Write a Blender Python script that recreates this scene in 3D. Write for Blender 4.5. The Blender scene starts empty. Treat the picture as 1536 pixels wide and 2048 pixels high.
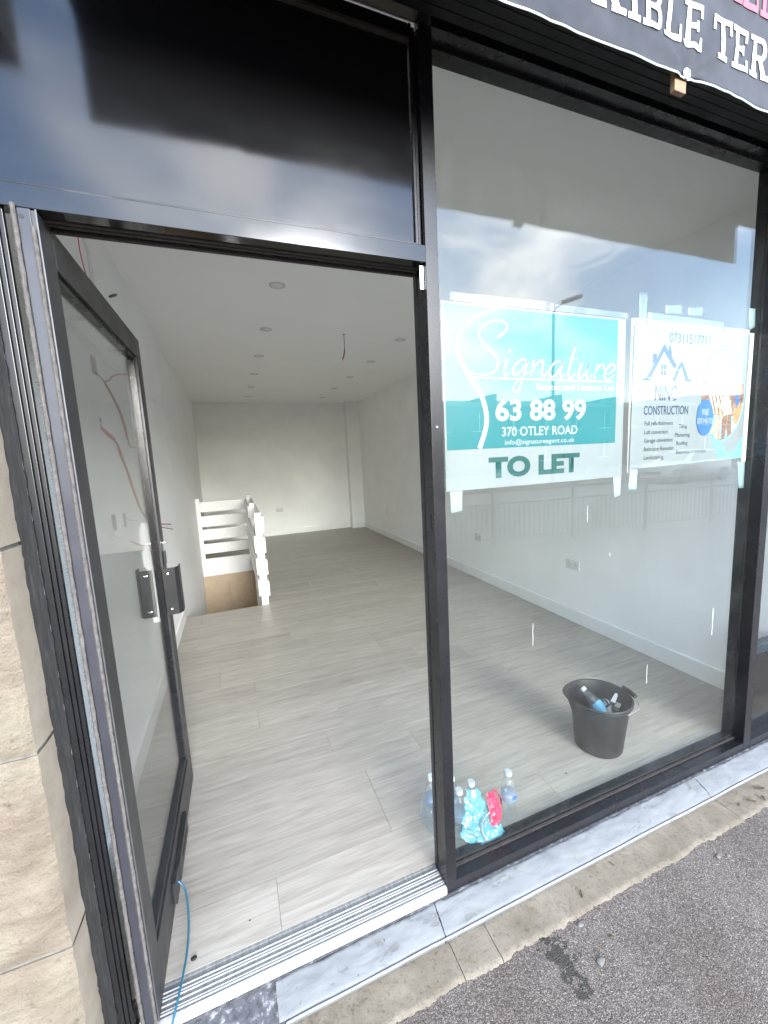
import bpy, bmesh, math, random
from mathutils import Vector, Matrix, noise
R = math.radians
random.seed(7)
sc = bpy.context.scene
COL = sc.collection

# ---------------------------------------------------------------- camera
cam_data = bpy.data.cameras.new("camera")
cam = bpy.data.objects.new("camera", cam_data)
COL.objects.link(cam)
sc.camera = cam
cam_data.sensor_fit = 'HORIZONTAL'
cam_data.sensor_width = 36.0
cam_data.lens = 799.95 / 1536 * 36.0
cam_data.clip_start = 0.02
cam_data.clip_end = 2000
YAW, PITCH, ROLL = R(20.5156), R(7.6846), R(-2.9032)
fwd = Vector((math.sin(YAW) * math.cos(PITCH), math.cos(YAW) * math.cos(PITCH), -math.sin(PITCH)))
rgt = Vector((math.cos(YAW), -math.sin(YAW), 0))
upv = rgt.cross(fwd)
r2 = rgt * math.cos(ROLL) + upv * math.sin(ROLL)
u2 = upv * math.cos(ROLL) - rgt * math.sin(ROLL)
M = Matrix((r2, u2, -fwd)).transposed().to_4x4()
M.translation = Vector((0, -1.105, 1.535))
cam.matrix_world = M

# ---------------------------------------------------------------- sky and sun
SUN_EL, SUN_AZ = R(14), R(169)           # azimuth: compass style, clockwise from +y (street side, behind the viewer)
world = bpy.data.worlds.new("World")
sc.world = world
world.use_nodes = True
nt = world.node_tree
nt.nodes.clear()
def wn(t, **k):
    n = nt.nodes.new(t)
    for a, b in k.items():
        setattr(n, a, b)
    return n
wout = wn('ShaderNodeOutputWorld')
bg = wn('ShaderNodeBackground')
bg.inputs['Strength'].default_value = 0.105
sky = wn('ShaderNodeTexSky', sky_type='NISHITA')
sky.sun_disc = False
sky.sun_elevation = SUN_EL
sky.sun_rotation = SUN_AZ
sky.air_density = 1.2
sky.dust_density = 0.6
tc = wn('ShaderNodeTexCoord')
sep = wn('ShaderNodeSeparateXYZ')
nt.links.new(tc.outputs['Generated'], sep.inputs[0])
def wmath(op, a, b=None):
    n = wn('ShaderNodeMath', operation=op)
    for i, v in enumerate((a, b)):
        if v is None:
            continue
        if isinstance(v, (int, float)):
            n.inputs[i].default_value = v
        else:
            nt.links.new(v, n.inputs[i])
    return n.outputs[0]
zc_ = wmath('MAXIMUM', sep.outputs[2], 0.0)
den = wmath('ADD', zc_, 0.10)
ux = wmath('DIVIDE', sep.outputs[0], den)
uy = wmath('DIVIDE', sep.outputs[1], den)
cmb = wn('ShaderNodeCombineXYZ')
nt.links.new(ux, cmb.inputs[0]); nt.links.new(uy, cmb.inputs[1])
mp = wn('ShaderNodeMapping')
mp.inputs['Location'].default_value = (-2.62, 0.44, -1.30)
mp.inputs['Scale'].default_value = (1.0, 1.0, 2.1)
nt.links.new(tc.outputs['Generated'], mp.inputs[0])
cn = wn('ShaderNodeTexNoise')
cn.inputs['Scale'].default_value = 2.6
cn.inputs['Detail'].default_value = 9
cn.inputs['Roughness'].default_value = 0.58
cn.inputs['Distortion'].default_value = 0.35
nt.links.new(mp.outputs[0], cn.inputs['Vector'])
cr = wn('ShaderNodeValToRGB')
cr.color_ramp.elements[0].position = 0.46
cr.color_ramp.elements[1].position = 0.60
nt.links.new(cn.outputs['Fac'], cr.inputs[0])
cn2 = wn('ShaderNodeTexNoise')
cn2.inputs['Scale'].default_value = 6.0
cn2.inputs['Detail'].default_value = 5
nt.links.new(mp.outputs[0], cn2.inputs['Vector'])
cr2 = wn('ShaderNodeValToRGB')
cr2.color_ramp.elements[0].color = (7.0, 7.5, 8.2, 1)
cr2.color_ramp.elements[1].color = (9.4, 9.6, 9.9, 1)
cr2.color_ramp.elements[0].position = 0.35
cr2.color_ramp.elements[1].position = 0.65
nt.links.new(cn2.outputs['Fac'], cr2.inputs[0])
mix = wn('ShaderNodeMix', data_type='RGBA')
nt.links.new(cr.outputs[0], mix.inputs['Factor'])
tint = wn('ShaderNodeMix', data_type='RGBA', blend_type='MULTIPLY')
tint.inputs['Factor'].default_value = 1.0
tint.inputs['B'].default_value = (.66, .80, 1.06, 1)
nt.links.new(sky.outputs[0], tint.inputs['A'])
nt.links.new(tint.outputs['Result'], mix.inputs['A'])
nt.links.new(cr2.outputs[0], mix.inputs['B'])
nt.links.new(mix.outputs['Result'], bg.inputs['Color'])
nt.links.new(bg.outputs[0], wout.inputs[0])

sl = bpy.data.lights.new("sun", 'SUN')
sl.energy = 0.92
sl.angle = R(24)
sl.color = (1.0, 0.995, 0.985)
sun = bpy.data.objects.new("sun", sl)
COL.objects.link(sun)
sd = Vector((math.sin(SUN_AZ) * math.cos(SUN_EL), math.cos(SUN_AZ) * math.cos(SUN_EL), math.sin(SUN_EL)))
sun.rotation_euler = sd.to_track_quat('Z', 'Y').to_euler()

sc.view_settings.view_transform = 'Standard'
sc.view_settings.look = 'None'
sc.view_settings.exposure = 3.15
sc.view_settings.gamma = 1.0
sc.cycles.max_bounces = 16
sc.cycles.diffuse_bounces = 8
sc.cycles.glossy_bounces = 6
sc.cycles.transmission_bounces = 8
sc.cycles.transparent_max_bounces = 24
sc.cycles.use_denoising = True
sc.cycles.sample_clamp_indirect = 8
sc.cycles.caustics_reflective = False
sc.cycles.caustics_refractive = False

# ---------------------------------------------------------------- materials
class NT:
    def __init__(s, name):
        s.m = bpy.data.materials.new(name)
        s.m.use_nodes = True
        s.t = s.m.node_tree
        s.b = s.t.nodes['Principled BSDF']
        s.out = s.t.nodes['Material Output']
    def n(s, t, **k):
        x = s.t.nodes.new(t)
        for a, b in k.items():
            setattr(x, a, b)
        return x
    def l(s, a, b):
        s.t.links.new(a, b)
    def val(s, sock, v):
        if hasattr(v, 'is_output') or isinstance(v, bpy.types.NodeSocket):
            s.l(v, sock)
        else:
            sock.default_value = v
    def math(s, op, a, b=0.0, clamp=False):
        x = s.n('ShaderNodeMath', operation=op, use_clamp=clamp)
        s.val(x.inputs[0], a); s.val(x.inputs[1], b)
        return x.outputs[0]
    def coord(s, which='Object', scale=(1, 1, 1), loc=(0, 0, 0), rot=(0, 0, 0)):
        c = s.n('ShaderNodeTexCoord')
        if which == 'World':
            g = s.n('ShaderNodeNewGeometry'); src = g.outputs['Position']
        else:
            src = c.outputs[which]
        mp = s.n('ShaderNodeMapping')
        mp.inputs['Scale'].default_value = scale
        mp.inputs['Location'].default_value = loc
        mp.inputs['Rotation'].default_value = rot
        s.l(src, mp.inputs[0])
        return mp.outputs[0]
    def noise(s, vec, scale=5, detail=4, rough=.55, dist=0):
        x = s.n('ShaderNodeTexNoise')
        x.inputs['Scale'].default_value = scale
        x.inputs['Detail'].default_value = detail
        x.inputs['Roughness'].default_value = rough
        x.inputs['Distortion'].default_value = dist
        s.l(vec, x.inputs['Vector'])
        return x.outputs['Fac']
    def voro(s, vec, scale, feature='F1', out='Distance'):
        x = s.n('ShaderNodeTexVoronoi', feature=feature)
        x.inputs['Scale'].default_value = scale
        s.l(vec, x.inputs['Vector'])
        return x.outputs[out]
    def ramp(s, fac, stops):
        x = s.n('ShaderNodeValToRGB')
        e = x.color_ramp.elements
        while len(e) < len(stops):
            e.new(0.5)
        for i, (p, c) in enumerate(stops):
            e[i].position = p
            e[i].color = (c, c, c, 1) if isinstance(c, (int, float)) else (*c, 1)
        s.l(fac, x.inputs[0])
        return x.outputs[0]
    def mix(s, fac, a, b, mode='MIX'):
        x = s.n('ShaderNodeMix', data_type='RGBA', blend_type=mode)
        s.val(x.inputs['Factor'], fac)
        for k, v in (('A', a), ('B', b)):
            if isinstance(v, tuple):
                x.inputs[k].default_value = (*v, 1) if len(v) == 3 else v
            else:
                s.l(v, x.inputs[k])
        return x.outputs['Result']
    def bump(s, h, strength=.3, dist=.002, normal=None):
        x = s.n('ShaderNodeBump')
        x.inputs['Strength'].default_value = strength
        x.inputs['Distance'].default_value = dist
        s.l(h, x.inputs['Height'])
        if normal is not None:
            s.l(normal, x.inputs['Normal'])
        s.l(x.outputs[0], s.b.inputs['Normal'])
        return x.outputs[0]
    def set(s, **k):
        for a, v in k.items():
            s.val(s.b.inputs[a.replace('_', ' ')], (*v, 1) if isinstance(v, tuple) and len(v) == 3 else v)
        return s

MAT = {}
def plain(name, col, rough=.5, metal=0.0, spec=.5, vary=.12, vscale=8, bump=0, bscale=200, **k):
    """a paint or plastic with faint unevenness of tone and gloss"""
    s = NT(name)
    v = s.coord('World')
    f = s.noise(v, vscale, 5)
    c0 = tuple(max(0, x * (1 - vary)) for x in col)
    c1 = tuple(min(1, x * (1 + vary)) for x in col)
    s.set(Base_Color=s.ramp(f, [(.3, c0), (.7, c1)]))
    s.set(Roughness=s.ramp(f, [(.3, max(.02, rough * .85)), (.7, min(1, rough * 1.15))]), Metallic=metal)
    s.b.inputs['Specular IOR Level'].default_value = spec
    if bump:
        s.bump(s.noise(v, bscale, 3), bump, .001)
    for a, b in k.items():
        s.val(s.b.inputs[a.replace('_', ' ')], b)
    MAT[name] = s.m
    return s.m

# black powder coated aluminium, slightly dusty
s = NT('frame_black'); v = s.coord('World'); f = s.noise(v, 9, 6, .6); g = s.noise(v, 40, 4)
s.set(Base_Color=s.ramp(f, [(.3, (.0085, .0085, .010)), (.7, (.0115, .0115, .0135))]), Roughness=s.ramp(f, [(.3, .25), (.7, .30)]))
s.b.inputs['Specular IOR Level'].default_value = .40
s.bump(s.noise(v, 900, 2), .03, .0003)
MAT['frame_black'] = s.m
s = NT('door_grey'); v = s.coord('World'); f = s.noise(v, 7, 7, .65); sp = s.ramp(s.noise(v, 70, 3, .6), [(.68, 0.0), (.78, .5)])
s.set(Base_Color=s.mix(sp, s.ramp(f, [(.3, (.020, .020, .022)), (.7, (.034, .034, .037))]), (.16, .16, .165)), Roughness=s.ramp(f, [(.3, .32), (.7, .5)]))
MAT['door_grey'] = s.m
# gloss black composite panel with wiping marks
s = NT('panel_gloss'); f = s.noise(s.coord('World', (1, 1, 1), rot=(0, .5, 0)), 3, 4); g = s.noise(s.coord('World', (2, 1, 7), rot=(0, -.9, 0)), 2.2, 5, .6, .4)
s.set(Base_Color=(.006, .006, .007), Roughness=s.ramp(s.math('MULTIPLY', f, g), [(.12, .09), (.42, .16)]))
s.b.inputs['Specular IOR Level'].default_value = .62
s.b.inputs['Coat Weight'].default_value = .0
s.b.inputs['Coat Roughness'].default_value = .05
MAT['panel_gloss'] = s.m
plain('soffit_black', (.004, .004, .0045), .6, spec=.25)
plain('rubber_black', (.012, .012, .012), .7)
plain('brown_seal', (.030, .024, .022), .75, vary=.5, vscale=60)
plain('brush_grey', (.105, .098, .094), .95, vary=.3, vscale=90, spec=.1)
plain('alu_bare', (.10, .10, .11), .45, metal=.5, vary=.15, vscale=30)
plain('alu_edge', (.035, .036, .045), .35, metal=.2)
plain('chrome', (.75, .75, .76), .18, metal=1)
plain('black_plastic', (.014, .014, .015), .4)
plain('bucket_black', (.012, .012, .013), .5, vary=.4, vscale=40, bump=.2, bscale=160)
plain('wall_white', (.885, .888, .882), .7, vary=.03, vscale=3.0, bump=.12, bscale=120)
plain('ceiling_white', (.91, .912, .905), .75, vary=.015, vscale=1.5, bump=.04, bscale=60)
plain('gloss_white', (.82, .82, .80), .35, vary=.03)
plain('socket_white', (.66, .66, .65), .4, vary=.03)
plain('downlight_white', (.60, .60, .59), .45, vary=.02)
plain('lens_white', (.72, .72, .70), .3, vary=.02)
plain('timber_white', (.83, .83, .82), .5, vary=.06, vscale=40, bump=.1, bscale=120)
plain('stair_board', (.52, .40, .28), .6, vary=.10, vscale=12)
plain('wire_red', (.50, .06, .07), .5)
plain('wire_brown', (.28, .12, .10), .5)
plain('wire_grey', (.34, .33, .31), .5)
plain('wire_white', (.7, .7, .68), .5)
plain('cable_teal', (.02, .11, .17), .4)
plain('box_metal', (.34, .34, .33), .45, metal=.4)
plain('timber', (.24, .15, .09), .8, vary=.3, vscale=60)
plain('brass', (.6, .5, .3), .35, metal=.8)
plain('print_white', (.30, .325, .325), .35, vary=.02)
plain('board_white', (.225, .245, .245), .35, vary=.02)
plain('print_teal', (.001, .135, .148), .35, vary=.03)
plain('print_green', (.003, .065, .058), .35, vary=.03)
plain('print_navy', (.012, .032, .085), .35, vary=.03)
plain('cap_plastic', (.50, .54, .56), .35, vary=.03)
plain('print_ink', (.018, .02, .026), .35, vary=.03)
plain('print_grey', (.02, .024, .032), .35, vary=.03)
plain('print_blue', (.02, .12, .46), .35, vary=.03)
plain('print_pale_blue', (.16, .50, .72), .35, vary=.06)
plain('print_sky', (.20, .42, .66), .35, vary=.15, vscale=30)
plain('print_brown', (.20, .10, .055), .35, vary=.5, vscale=90)
plain('print_tan', (.55, .34, .19), .35, vary=.3, vscale=80)
plain('print_orange', (.50, .22, .09), .35, vary=.3, vscale=80)
plain('print_skin', (.30, .16, .11), .4)
plain('print_shirt', (.68, .70, .70), .35, vary=.15, vscale=100)
plain('print_cream', (.72, .66, .56), .35, vary=.1, vscale=80)
plain('film_red', (.55, .03, .09), .35, vary=.25, vscale=40)
plain('leaf_dry', (.09, .06, .035), .8, vary=.4, vscale=80)
plain('debris_grey', (.15, .143, .137), .8, vary=.3, vscale=80)
plain('galvanised', (.06, .063, .066), .6, metal=.1, vary=.15)
plain('car_paint', (.55, .56, .57), .25, metal=.3)
plain('car_glass', (.01, .012, .014), .05)
plain('tyre', (.015, .015, .015), .8)
plain('lamp_glass', (.7, .72, .75), .1)
plain('house_stone', (.10, .083, .064), .85, vary=.3, vscale=1.2)
plain('house_brick', (.085, .05, .038), .85, vary=.3, vscale=1.4)
plain('house_render', (.14, .13, .112), .85, vary=.12, vscale=1)
plain('roof_slate', (.055, .057, .065), .7, vary=.25, vscale=2)
plain('window_dark', (.015, .018, .022), .06)
plain('paint_white', (.75, .75, .73), .5)
plain('shirt_fabric', (.6, .6, .6), .8)

# clear glazing: thin pane, Schlick reflectance on both faces, faint dust
def glazing(name, tint, dust=0.0, rough=0.0, streak=True, f0=.043, tex=None):
    s = NT(name)
    lw = s.n('ShaderNodeLayerWeight'); lw.inputs['Blend'].default_value = .5
    p5 = s.math('POWER', lw.outputs['Facing'], 5.0)
    fr = s.math('ADD', s.math('MULTIPLY', p5, 1 - f0), f0, clamp=True)
    tr = s.n('ShaderNodeBsdfTransparent'); tr.inputs[0].default_value = (*tint, 1)
    gl = s.n('ShaderNodeBsdfGlossy'); gl.inputs['Roughness'].default_value = rough
    m1 = s.n('ShaderNodeMixShader'); s.l(fr, m1.inputs[0]); s.l(tr.outputs[0], m1.inputs[1]); s.l(gl.outputs[0], m1.inputs[2])
    last = m1.outputs[0]
    if dust:
        df = s.n('ShaderNodeBsdfDiffuse'); df.inputs[0].default_value = (.8, .84, .84, 1)
        v = s.coord('World')
        a = s.noise(v, 5, 6, .65); b = s.noise(s.coord('World', (8, 8, 1.2)), 4, 6, .7)
        d = s.math('MULTIPLY', s.ramp(s.math('MULTIPLY', a, b), [(.2, .25), (.42, 1.0)]), dust)
        sp = s.ramp(s.noise(v, 120, 2, .5), [(.70, 0.0), (.76, .22)])
        low = s.n('ShaderNodeSeparateXYZ'); s.l(v, low.inputs[0])
        lowm = s.n('ShaderNodeMapRange'); lowm.inputs[1].default_value = .05; lowm.inputs[2].default_value = .75; lowm.inputs[3].default_value = 1; lowm.inputs[4].default_value = .05
        s.l(low.outputs[2], lowm.inputs[0])
        patch = s.ramp(s.noise(v, 3.2, 3), [(.45, 0.0), (.62, 1.0)])
        d2 = s.math('ADD', d, s.math('MULTIPLY', s.math('MULTIPLY', sp, lowm.outputs[0]), patch), clamp=True)
        m2 = s.n('ShaderNodeMixShader'); s.l(d2, m2.inputs[0]); s.l(last, m2.inputs[1]); s.l(df.outputs[0], m2.inputs[2]); last = m2.outputs[0]
    s.t.nodes.remove(s.b)
    s.l(last, s.out.inputs['Surface'])
    MAT[name] = s.m
    return s.m
glazing('glass_window', (.96, .978, .97), .012, f0=.05)
glazing('glass_door', (.965, .985, .978), .02)
glazing('glass_bottle', (.95, .975, .985), .10, .04, f0=.07)
glazing('tape_clear', (.93, .96, .97), .10, .15, f0=.05)

def film(name, col, trans=.45):
    s = NT(name)
    df = s.n('ShaderNodeBsdfDiffuse'); df.inputs[0].default_value = (*col, 1)
    tl = s.n('ShaderNodeBsdfTranslucent'); tl.inputs[0].default_value = (*col, 1)
    tr = s.n('ShaderNodeBsdfTransparent'); tr.inputs[0].default_value = (*[min(1, c * .6 + .4) for c in col], 1)
    gl = s.n('ShaderNodeBsdfGlossy'); gl.inputs['Roughness'].default_value = .15
    a = s.n('ShaderNodeMixShader'); a.inputs[0].default_value = .4; s.l(df.outputs[0], a.inputs[1]); s.l(tl.outputs[0], a.inputs[2])
    b = s.n('ShaderNodeMixShader'); b.inputs[0].default_value = trans; s.l(a.outputs[0], b.inputs[1]); s.l(tr.outputs[0], b.inputs[2])
    c = s.n('ShaderNodeMixShader'); c.inputs[0].default_value = .09; s.l(b.outputs[0], c.inputs[1]); s.l(gl.outputs[0], c.inputs[2])
    s.t.nodes.remove(s.b); s.l(c.outputs[0], s.out.inputs[0]); MAT[name] = s.m
film('film_blue', (.24, .70, .84), .42)
film('film_clear', (.75, .82, .86), .75)
film('tape_milky', (.62, .78, .80), .30)
film('bottle_label', (.60, .70, .86), .60)

# asphalt
s = NT('asphalt'); v = s.coord('World')
cell = s.voro(v, 300, out='Color'); cellv = s.n('ShaderNodeSeparateColor'); s.l(cell, cellv.inputs[0])
d = s.voro(v, 300)
agg = s.ramp(cellv.outputs[0], [(.0, (0.079, 0.066, 0.059)), (.35, (0.126, 0.108, 0.097)), (.7, (0.184, 0.158, 0.142)), (.93, (0.247, 0.215, 0.194)), (1, (0.357, 0.320, 0.292))])
gaps = s.ramp(d, [(.3, 1.0), (.7, .62)])
base = s.mix(1.0, agg, gaps, 'MULTIPLY')
big = s.ramp(s.noise(v, 2.6, 6, .6), [(.3, (0.777, 0.708, 0.657)), (.7, (1.18, 1.16, 1.15))])
base = s.mix(1.0, base, big, 'MULTIPLY')
dust = s.ramp(s.noise(v, 9, 6, .7), [(.52, 0.0), (.8, .45)])
base = s.mix(dust, base, (0.200, 0.173, 0.155))
# damp spill beside the edging
g = s.n('ShaderNodeVectorMath', operation='SUBTRACT'); s.l(v, g.inputs[0]); g.inputs[1].default_value = (.848, -.268, -.1)
sc_ = s.n('ShaderNodeVectorMath', operation='MULTIPLY'); s.l(g.outputs[0], sc_.inputs[0]); sc_.inputs[1].default_value = (19, 11.5, 0)
wob = s.noise(v, 34, 4, .6)
ln = s.n('ShaderNodeVectorMath', operation='LENGTH'); s.l(sc_.outputs[0], ln.inputs[0])
sp = s.math('ADD', ln.outputs['Value'], s.math('MULTIPLY', s.math('SUBTRACT', wob, .5), 3.6))
spot = s.ramp(sp, [(.70, 1.0), (.78, 0.0)])
base = s.mix(s.math('MULTIPLY', spot, .93), base, (.030, .026, .019))
s.set(Base_Color=base, Roughness=s.math('SUBTRACT', .88, s.math('MULTIPLY', spot, .4)))
s.bump(s.math('ADD', s.math('MULTIPLY', d, -1.0), s.math('MULTIPLY', s.noise(v, 60, 4), .4)), .9, .0022)
MAT['asphalt'] = s.m
s = NT('road_tar'); v = s.coord('World')
s.set(Base_Color=s.ramp(s.noise(v, 1.2, 8, .7), [(.3, (.14, .138, .135)), (.7, (.20, .196, .19))]), Roughness=.85); MAT['road_tar'] = s.m

# concrete edging
s = NT('concrete'); v = s.coord('World')
base = s.ramp(s.noise(v, 7, 8, .65), [(.28, (0.135, 0.110, 0.078)), (.5, (0.198, 0.166, 0.125)), (.72, (0.244, 0.210, 0.162))])
spk = s.ramp(s.noise(v, 110, 3, .6), [(.30, .62), (.46, 1.0)])
base = s.mix(1.0, base, spk, 'MULTIPLY')
rust = s.ramp(s.noise(v, 16, 5, .6, .4), [(.60, 0.0), (.74, .5)])
base = s.mix(rust, base, (0.122, 0.077, 0.041))
s.set(Base_Color=base, Roughness=.9); s.bump(s.math('ADD', s.noise(v, 180, 4, .7), s.noise(v, 22, 5)), .6, .0022); MAT['concrete'] = s.m

# thinly painted sill: pale blue-grey coat over grey, with trowel swirls, bare patches
s = NT('sill_paint'); v = s.coord('World')
sw = s.noise(s.coord('World', (1, 3.5, 1), rot=(0, 0, .12)), 9, 8, .66, .5)
base = s.ramp(sw, [(.28, (0.1033, 0.1104, 0.1164)), (.45, (0.1344, 0.1419, 0.1484)), (.58, (0.1596, 0.1660, 0.1706)), (.78, (0.1898, 0.1926, 0.1927))])
scuf = s.ramp(s.noise(s.coord('World', (6, 60, 1), rot=(0, 0, -.25)), 2.4, 5, .6, .3), [(.62, 0.0), (.72, .30)])
base = s.mix(scuf, base, (0.2134, 0.2150, 0.2116))
bare = s.ramp(s.noise(s.coord('World', (1, 1.8, 1)), 13, 8, .68, .25), [(.60, 0.0), (.66, .8)])
base = s.mix(bare, base, (0.1000, 0.0996, 0.0959))
pit = s.ramp(s.noise(v, 60, 3, .5), [(.25, 1.0), (.30, 0.0)])
base = s.mix(pit, base, (0.0277, 0.0266, 0.0262))
tan = s.ramp(s.noise(v, 5, 6, .65), [(.58, 0.0), (.8, .55)])
base = s.mix(tan, base, (0.1277, 0.1154, 0.0984))
s.set(Base_Color=base, Roughness=s.ramp(sw, [(.3, .5), (.7, .75)])); s.bump(s.math('ADD', sw, s.math('MULTIPLY', bare, -.6)), .6, .0028); MAT['sill_paint'] = s.m
s = NT('bitumen'); v = s.coord('World')
base = s.ramp(s.noise(v, 45, 6, .7), [(.35, (.03, .03, .034)), (.55, (.075, .075, .085)), (.72, (.33, .34, .36))])
s.set(Base_Color=base, Roughness=.8); s.bump(s.noise(v, 120, 4), .5, .002); MAT['bitumen'] = s.m
s = NT('sealant'); v = s.coord('World', (90, 90, 4))
base = s.ramp(s.noise(v, 3, 7, .7, .5), [(.3, (.009, .009, .010)), (.55, (.019, .019, .020)), (.70, (.036, .035, .034)), (.84, (.10, .095, .088))])
s.set(Base_Color=base, Roughness=.85); s.b.inputs['Specular IOR Level'].default_value = .2; s.bump(s.noise(v, 6, 5), .4, .0012); MAT['sealant'] = s.m
s = NT('threshold_alu'); v = s.coord('World')
st = s.noise(s.coord('World', (120, 3, 3)), 2, 5, .6)
base = s.mix(s.ramp(s.noise(v, 16, 6, .65), [(.35, 0.0), (.68, .9)]), s.ramp(st, [(.3, (.34, .33, .32)), (.7, (.60, .59, .58))]), (.74, .74, .73))
s.set(Base_Color=base, Roughness=.5, Metallic=.25); s.bump(st, .15, .001); MAT['threshold_alu'] = s.m
plain('paint_line', (.44, .44, .435), .55, vary=.12, vscale=50)
s = NT('groove_dirt'); v = s.coord('World')
s.set(Base_Color=s.ramp(s.noise(s.coord('World', (40, 6, 6)), 2.2, 6, .65), [(.3, (.13, .132, .128)), (.5, (.20, .20, .195)), (.7, (.28, .275, .265))]), Roughness=.75); MAT['groove_dirt'] = s.m

# sandstone
s = NT('sandstone'); v = s.coord('Object'); oi = s.n('ShaderNodeObjectInfo')
off = s.n('ShaderNodeVectorMath', operation='ADD'); s.l(v, off.inputs[0]); s.l(oi.outputs['Location'], off.inputs[1]); w = off.outputs[0]
base = s.ramp(s.noise(w, 7, 8, .62), [(.25, (0.1602, 0.1233, 0.0891)), (.45, (0.2277, 0.1890, 0.1395)), (.62, (0.2700, 0.2367, 0.1764)), (.8, (0.3051, 0.2808, 0.2187))])
pink = s.ramp(s.noise(w, 4, 5, .6), [(.45, 0.0), (.7, .6)])
base = s.mix(pink, base, (0.2277, 0.1764, 0.1413))
lay = s.ramp(s.noise(s.coord('Object', (5, 5, 22), rot=(0, .5, 0)), 3, 7, .7), [(.28, .72), (.7, 1.10)])
base = s.mix(1.0, base, lay, 'MULTIPLY')
spk = s.ramp(s.noise(w, 240, 3, .6), [(.28, .7), (.45, 1.0)])
base = s.mix(1.0, base, spk, 'MULTIPLY')
pits = s.ramp(s.noise(w, 42, 5, .6), [(.30, .62), (.40, 1.0)]); base = s.mix(1.0, base, pits, 'MULTIPLY')
s.set(Base_Color=base, Roughness=.92); s.bump(s.math('ADD', s.noise(w, 150, 5, .7), s.math('MULTIPLY', s.noise(w, 28, 7, .7), 2.4)), 1.0, .006); MAT['sandstone'] = s.m
s = NT('sandstone_dressed'); w = s.coord('World')
base = s.ramp(s.noise(w, 10, 8, .6), [(.3, (0.281, 0.226, 0.169)), (.7, (0.383, 0.328, 0.255))])
spk = s.ramp(s.noise(w, 260, 3, .6), [(.28, .78), (.45, 1.0)])
base = s.mix(1.0, base, spk, 'MULTIPLY')
s.set(Base_Color=base, Roughness=.9); s.bump(s.noise(w, 200, 5, .7), .5, .002); MAT['sandstone_dressed'] = s.m
plain('mortar', (.15, .138, .12), .95, vary=.3, vscale=60, bump=.4, bscale=140)

# grey oak vinyl plank
s = NT('vinyl_plank'); oi = s.n('ShaderNodeObjectInfo'); v = s.coord('World')
rnd = s.n('ShaderNodeCombineXYZ'); r7 = s.math('MULTIPLY', oi.outputs['Random'], 37.0); s.l(r7, rnd.inputs[0]); s.l(r7, rnd.inputs[1]); s.l(r7, rnd.inputs[2])
ad = s.n('ShaderNodeVectorMath', operation='ADD'); s.l(v, ad.inputs[0]); s.l(rnd.outputs[0], ad.inputs[1])
m1 = s.n('ShaderNodeMapping'); m1.inputs['Scale'].default_value = (1.6, 17, 1); s.l(ad.outputs[0], m1.inputs[0])
m2 = s.n('ShaderNodeMapping'); m2.inputs['Scale'].default_value = (5, 120, 1); s.l(ad.outputs[0], m2.inputs[0])
g1 = s.noise(m1.outputs[0], 1.7, 7, .62, 1.1); g2 = s.noise(m2.outputs[0], 1.2, 4, .6, .2)
base = s.ramp(g1, [(.22, (0.264, 0.235, 0.199)), (.40, (0.352, 0.320, 0.275)), (.60, (0.411, 0.376, 0.329)), (.80, (0.460, 0.425, 0.372))])
base = s.mix(1.0, base, s.ramp(g2, [(.3, .86), (.65, 1.05)]), 'MULTIPLY')
tone = s.ramp(oi.outputs['Random'], [(0, .94), (1, 1.06)])
base = s.mix(1.0, base, tone, 'MULTIPLY')
s.set(Base_Color=base, Roughness=s.ramp(g2, [(.3, .36), (.7, .5)])); s.b.inputs['Specular IOR Level'].default_value = .32
s.bump(s.math('ADD', g2, g1), .16, .0008); MAT['vinyl_plank'] = s.m
plain('sub_floor', (.10, .10, .095), .9)

# banner cloth: dark grey, sun-bleached, scuffed
s = NT('banner_cloth'); v = s.coord('World')
f = s.noise(s.coord('World', (1, 1, 1), rot=(0, .6, 0)), 6, 8, .7, .4)
base = s.ramp(f, [(.25, (.014, .014, .018)), (.5, (.028, .029, .036)), (.75, (.055, .055, .066))])
s.set(Base_Color=base, Roughness=s.ramp(f, [(.3, .42), (.7, .6)])); s.b.inputs['Specular IOR Level'].default_value = .18; s.bump(s.noise(v, 300, 2), .1, .0005); MAT['banner_cloth'] = s.m
plain('banner_hem', (.30, .34, .32), .5)
plain('print_red', (.42, .05, .075), .45, vary=.1, vscale=60)
plain('print_banner_white', (.48, .495, .49), .45, vary=.06, vscale=60)

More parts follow.
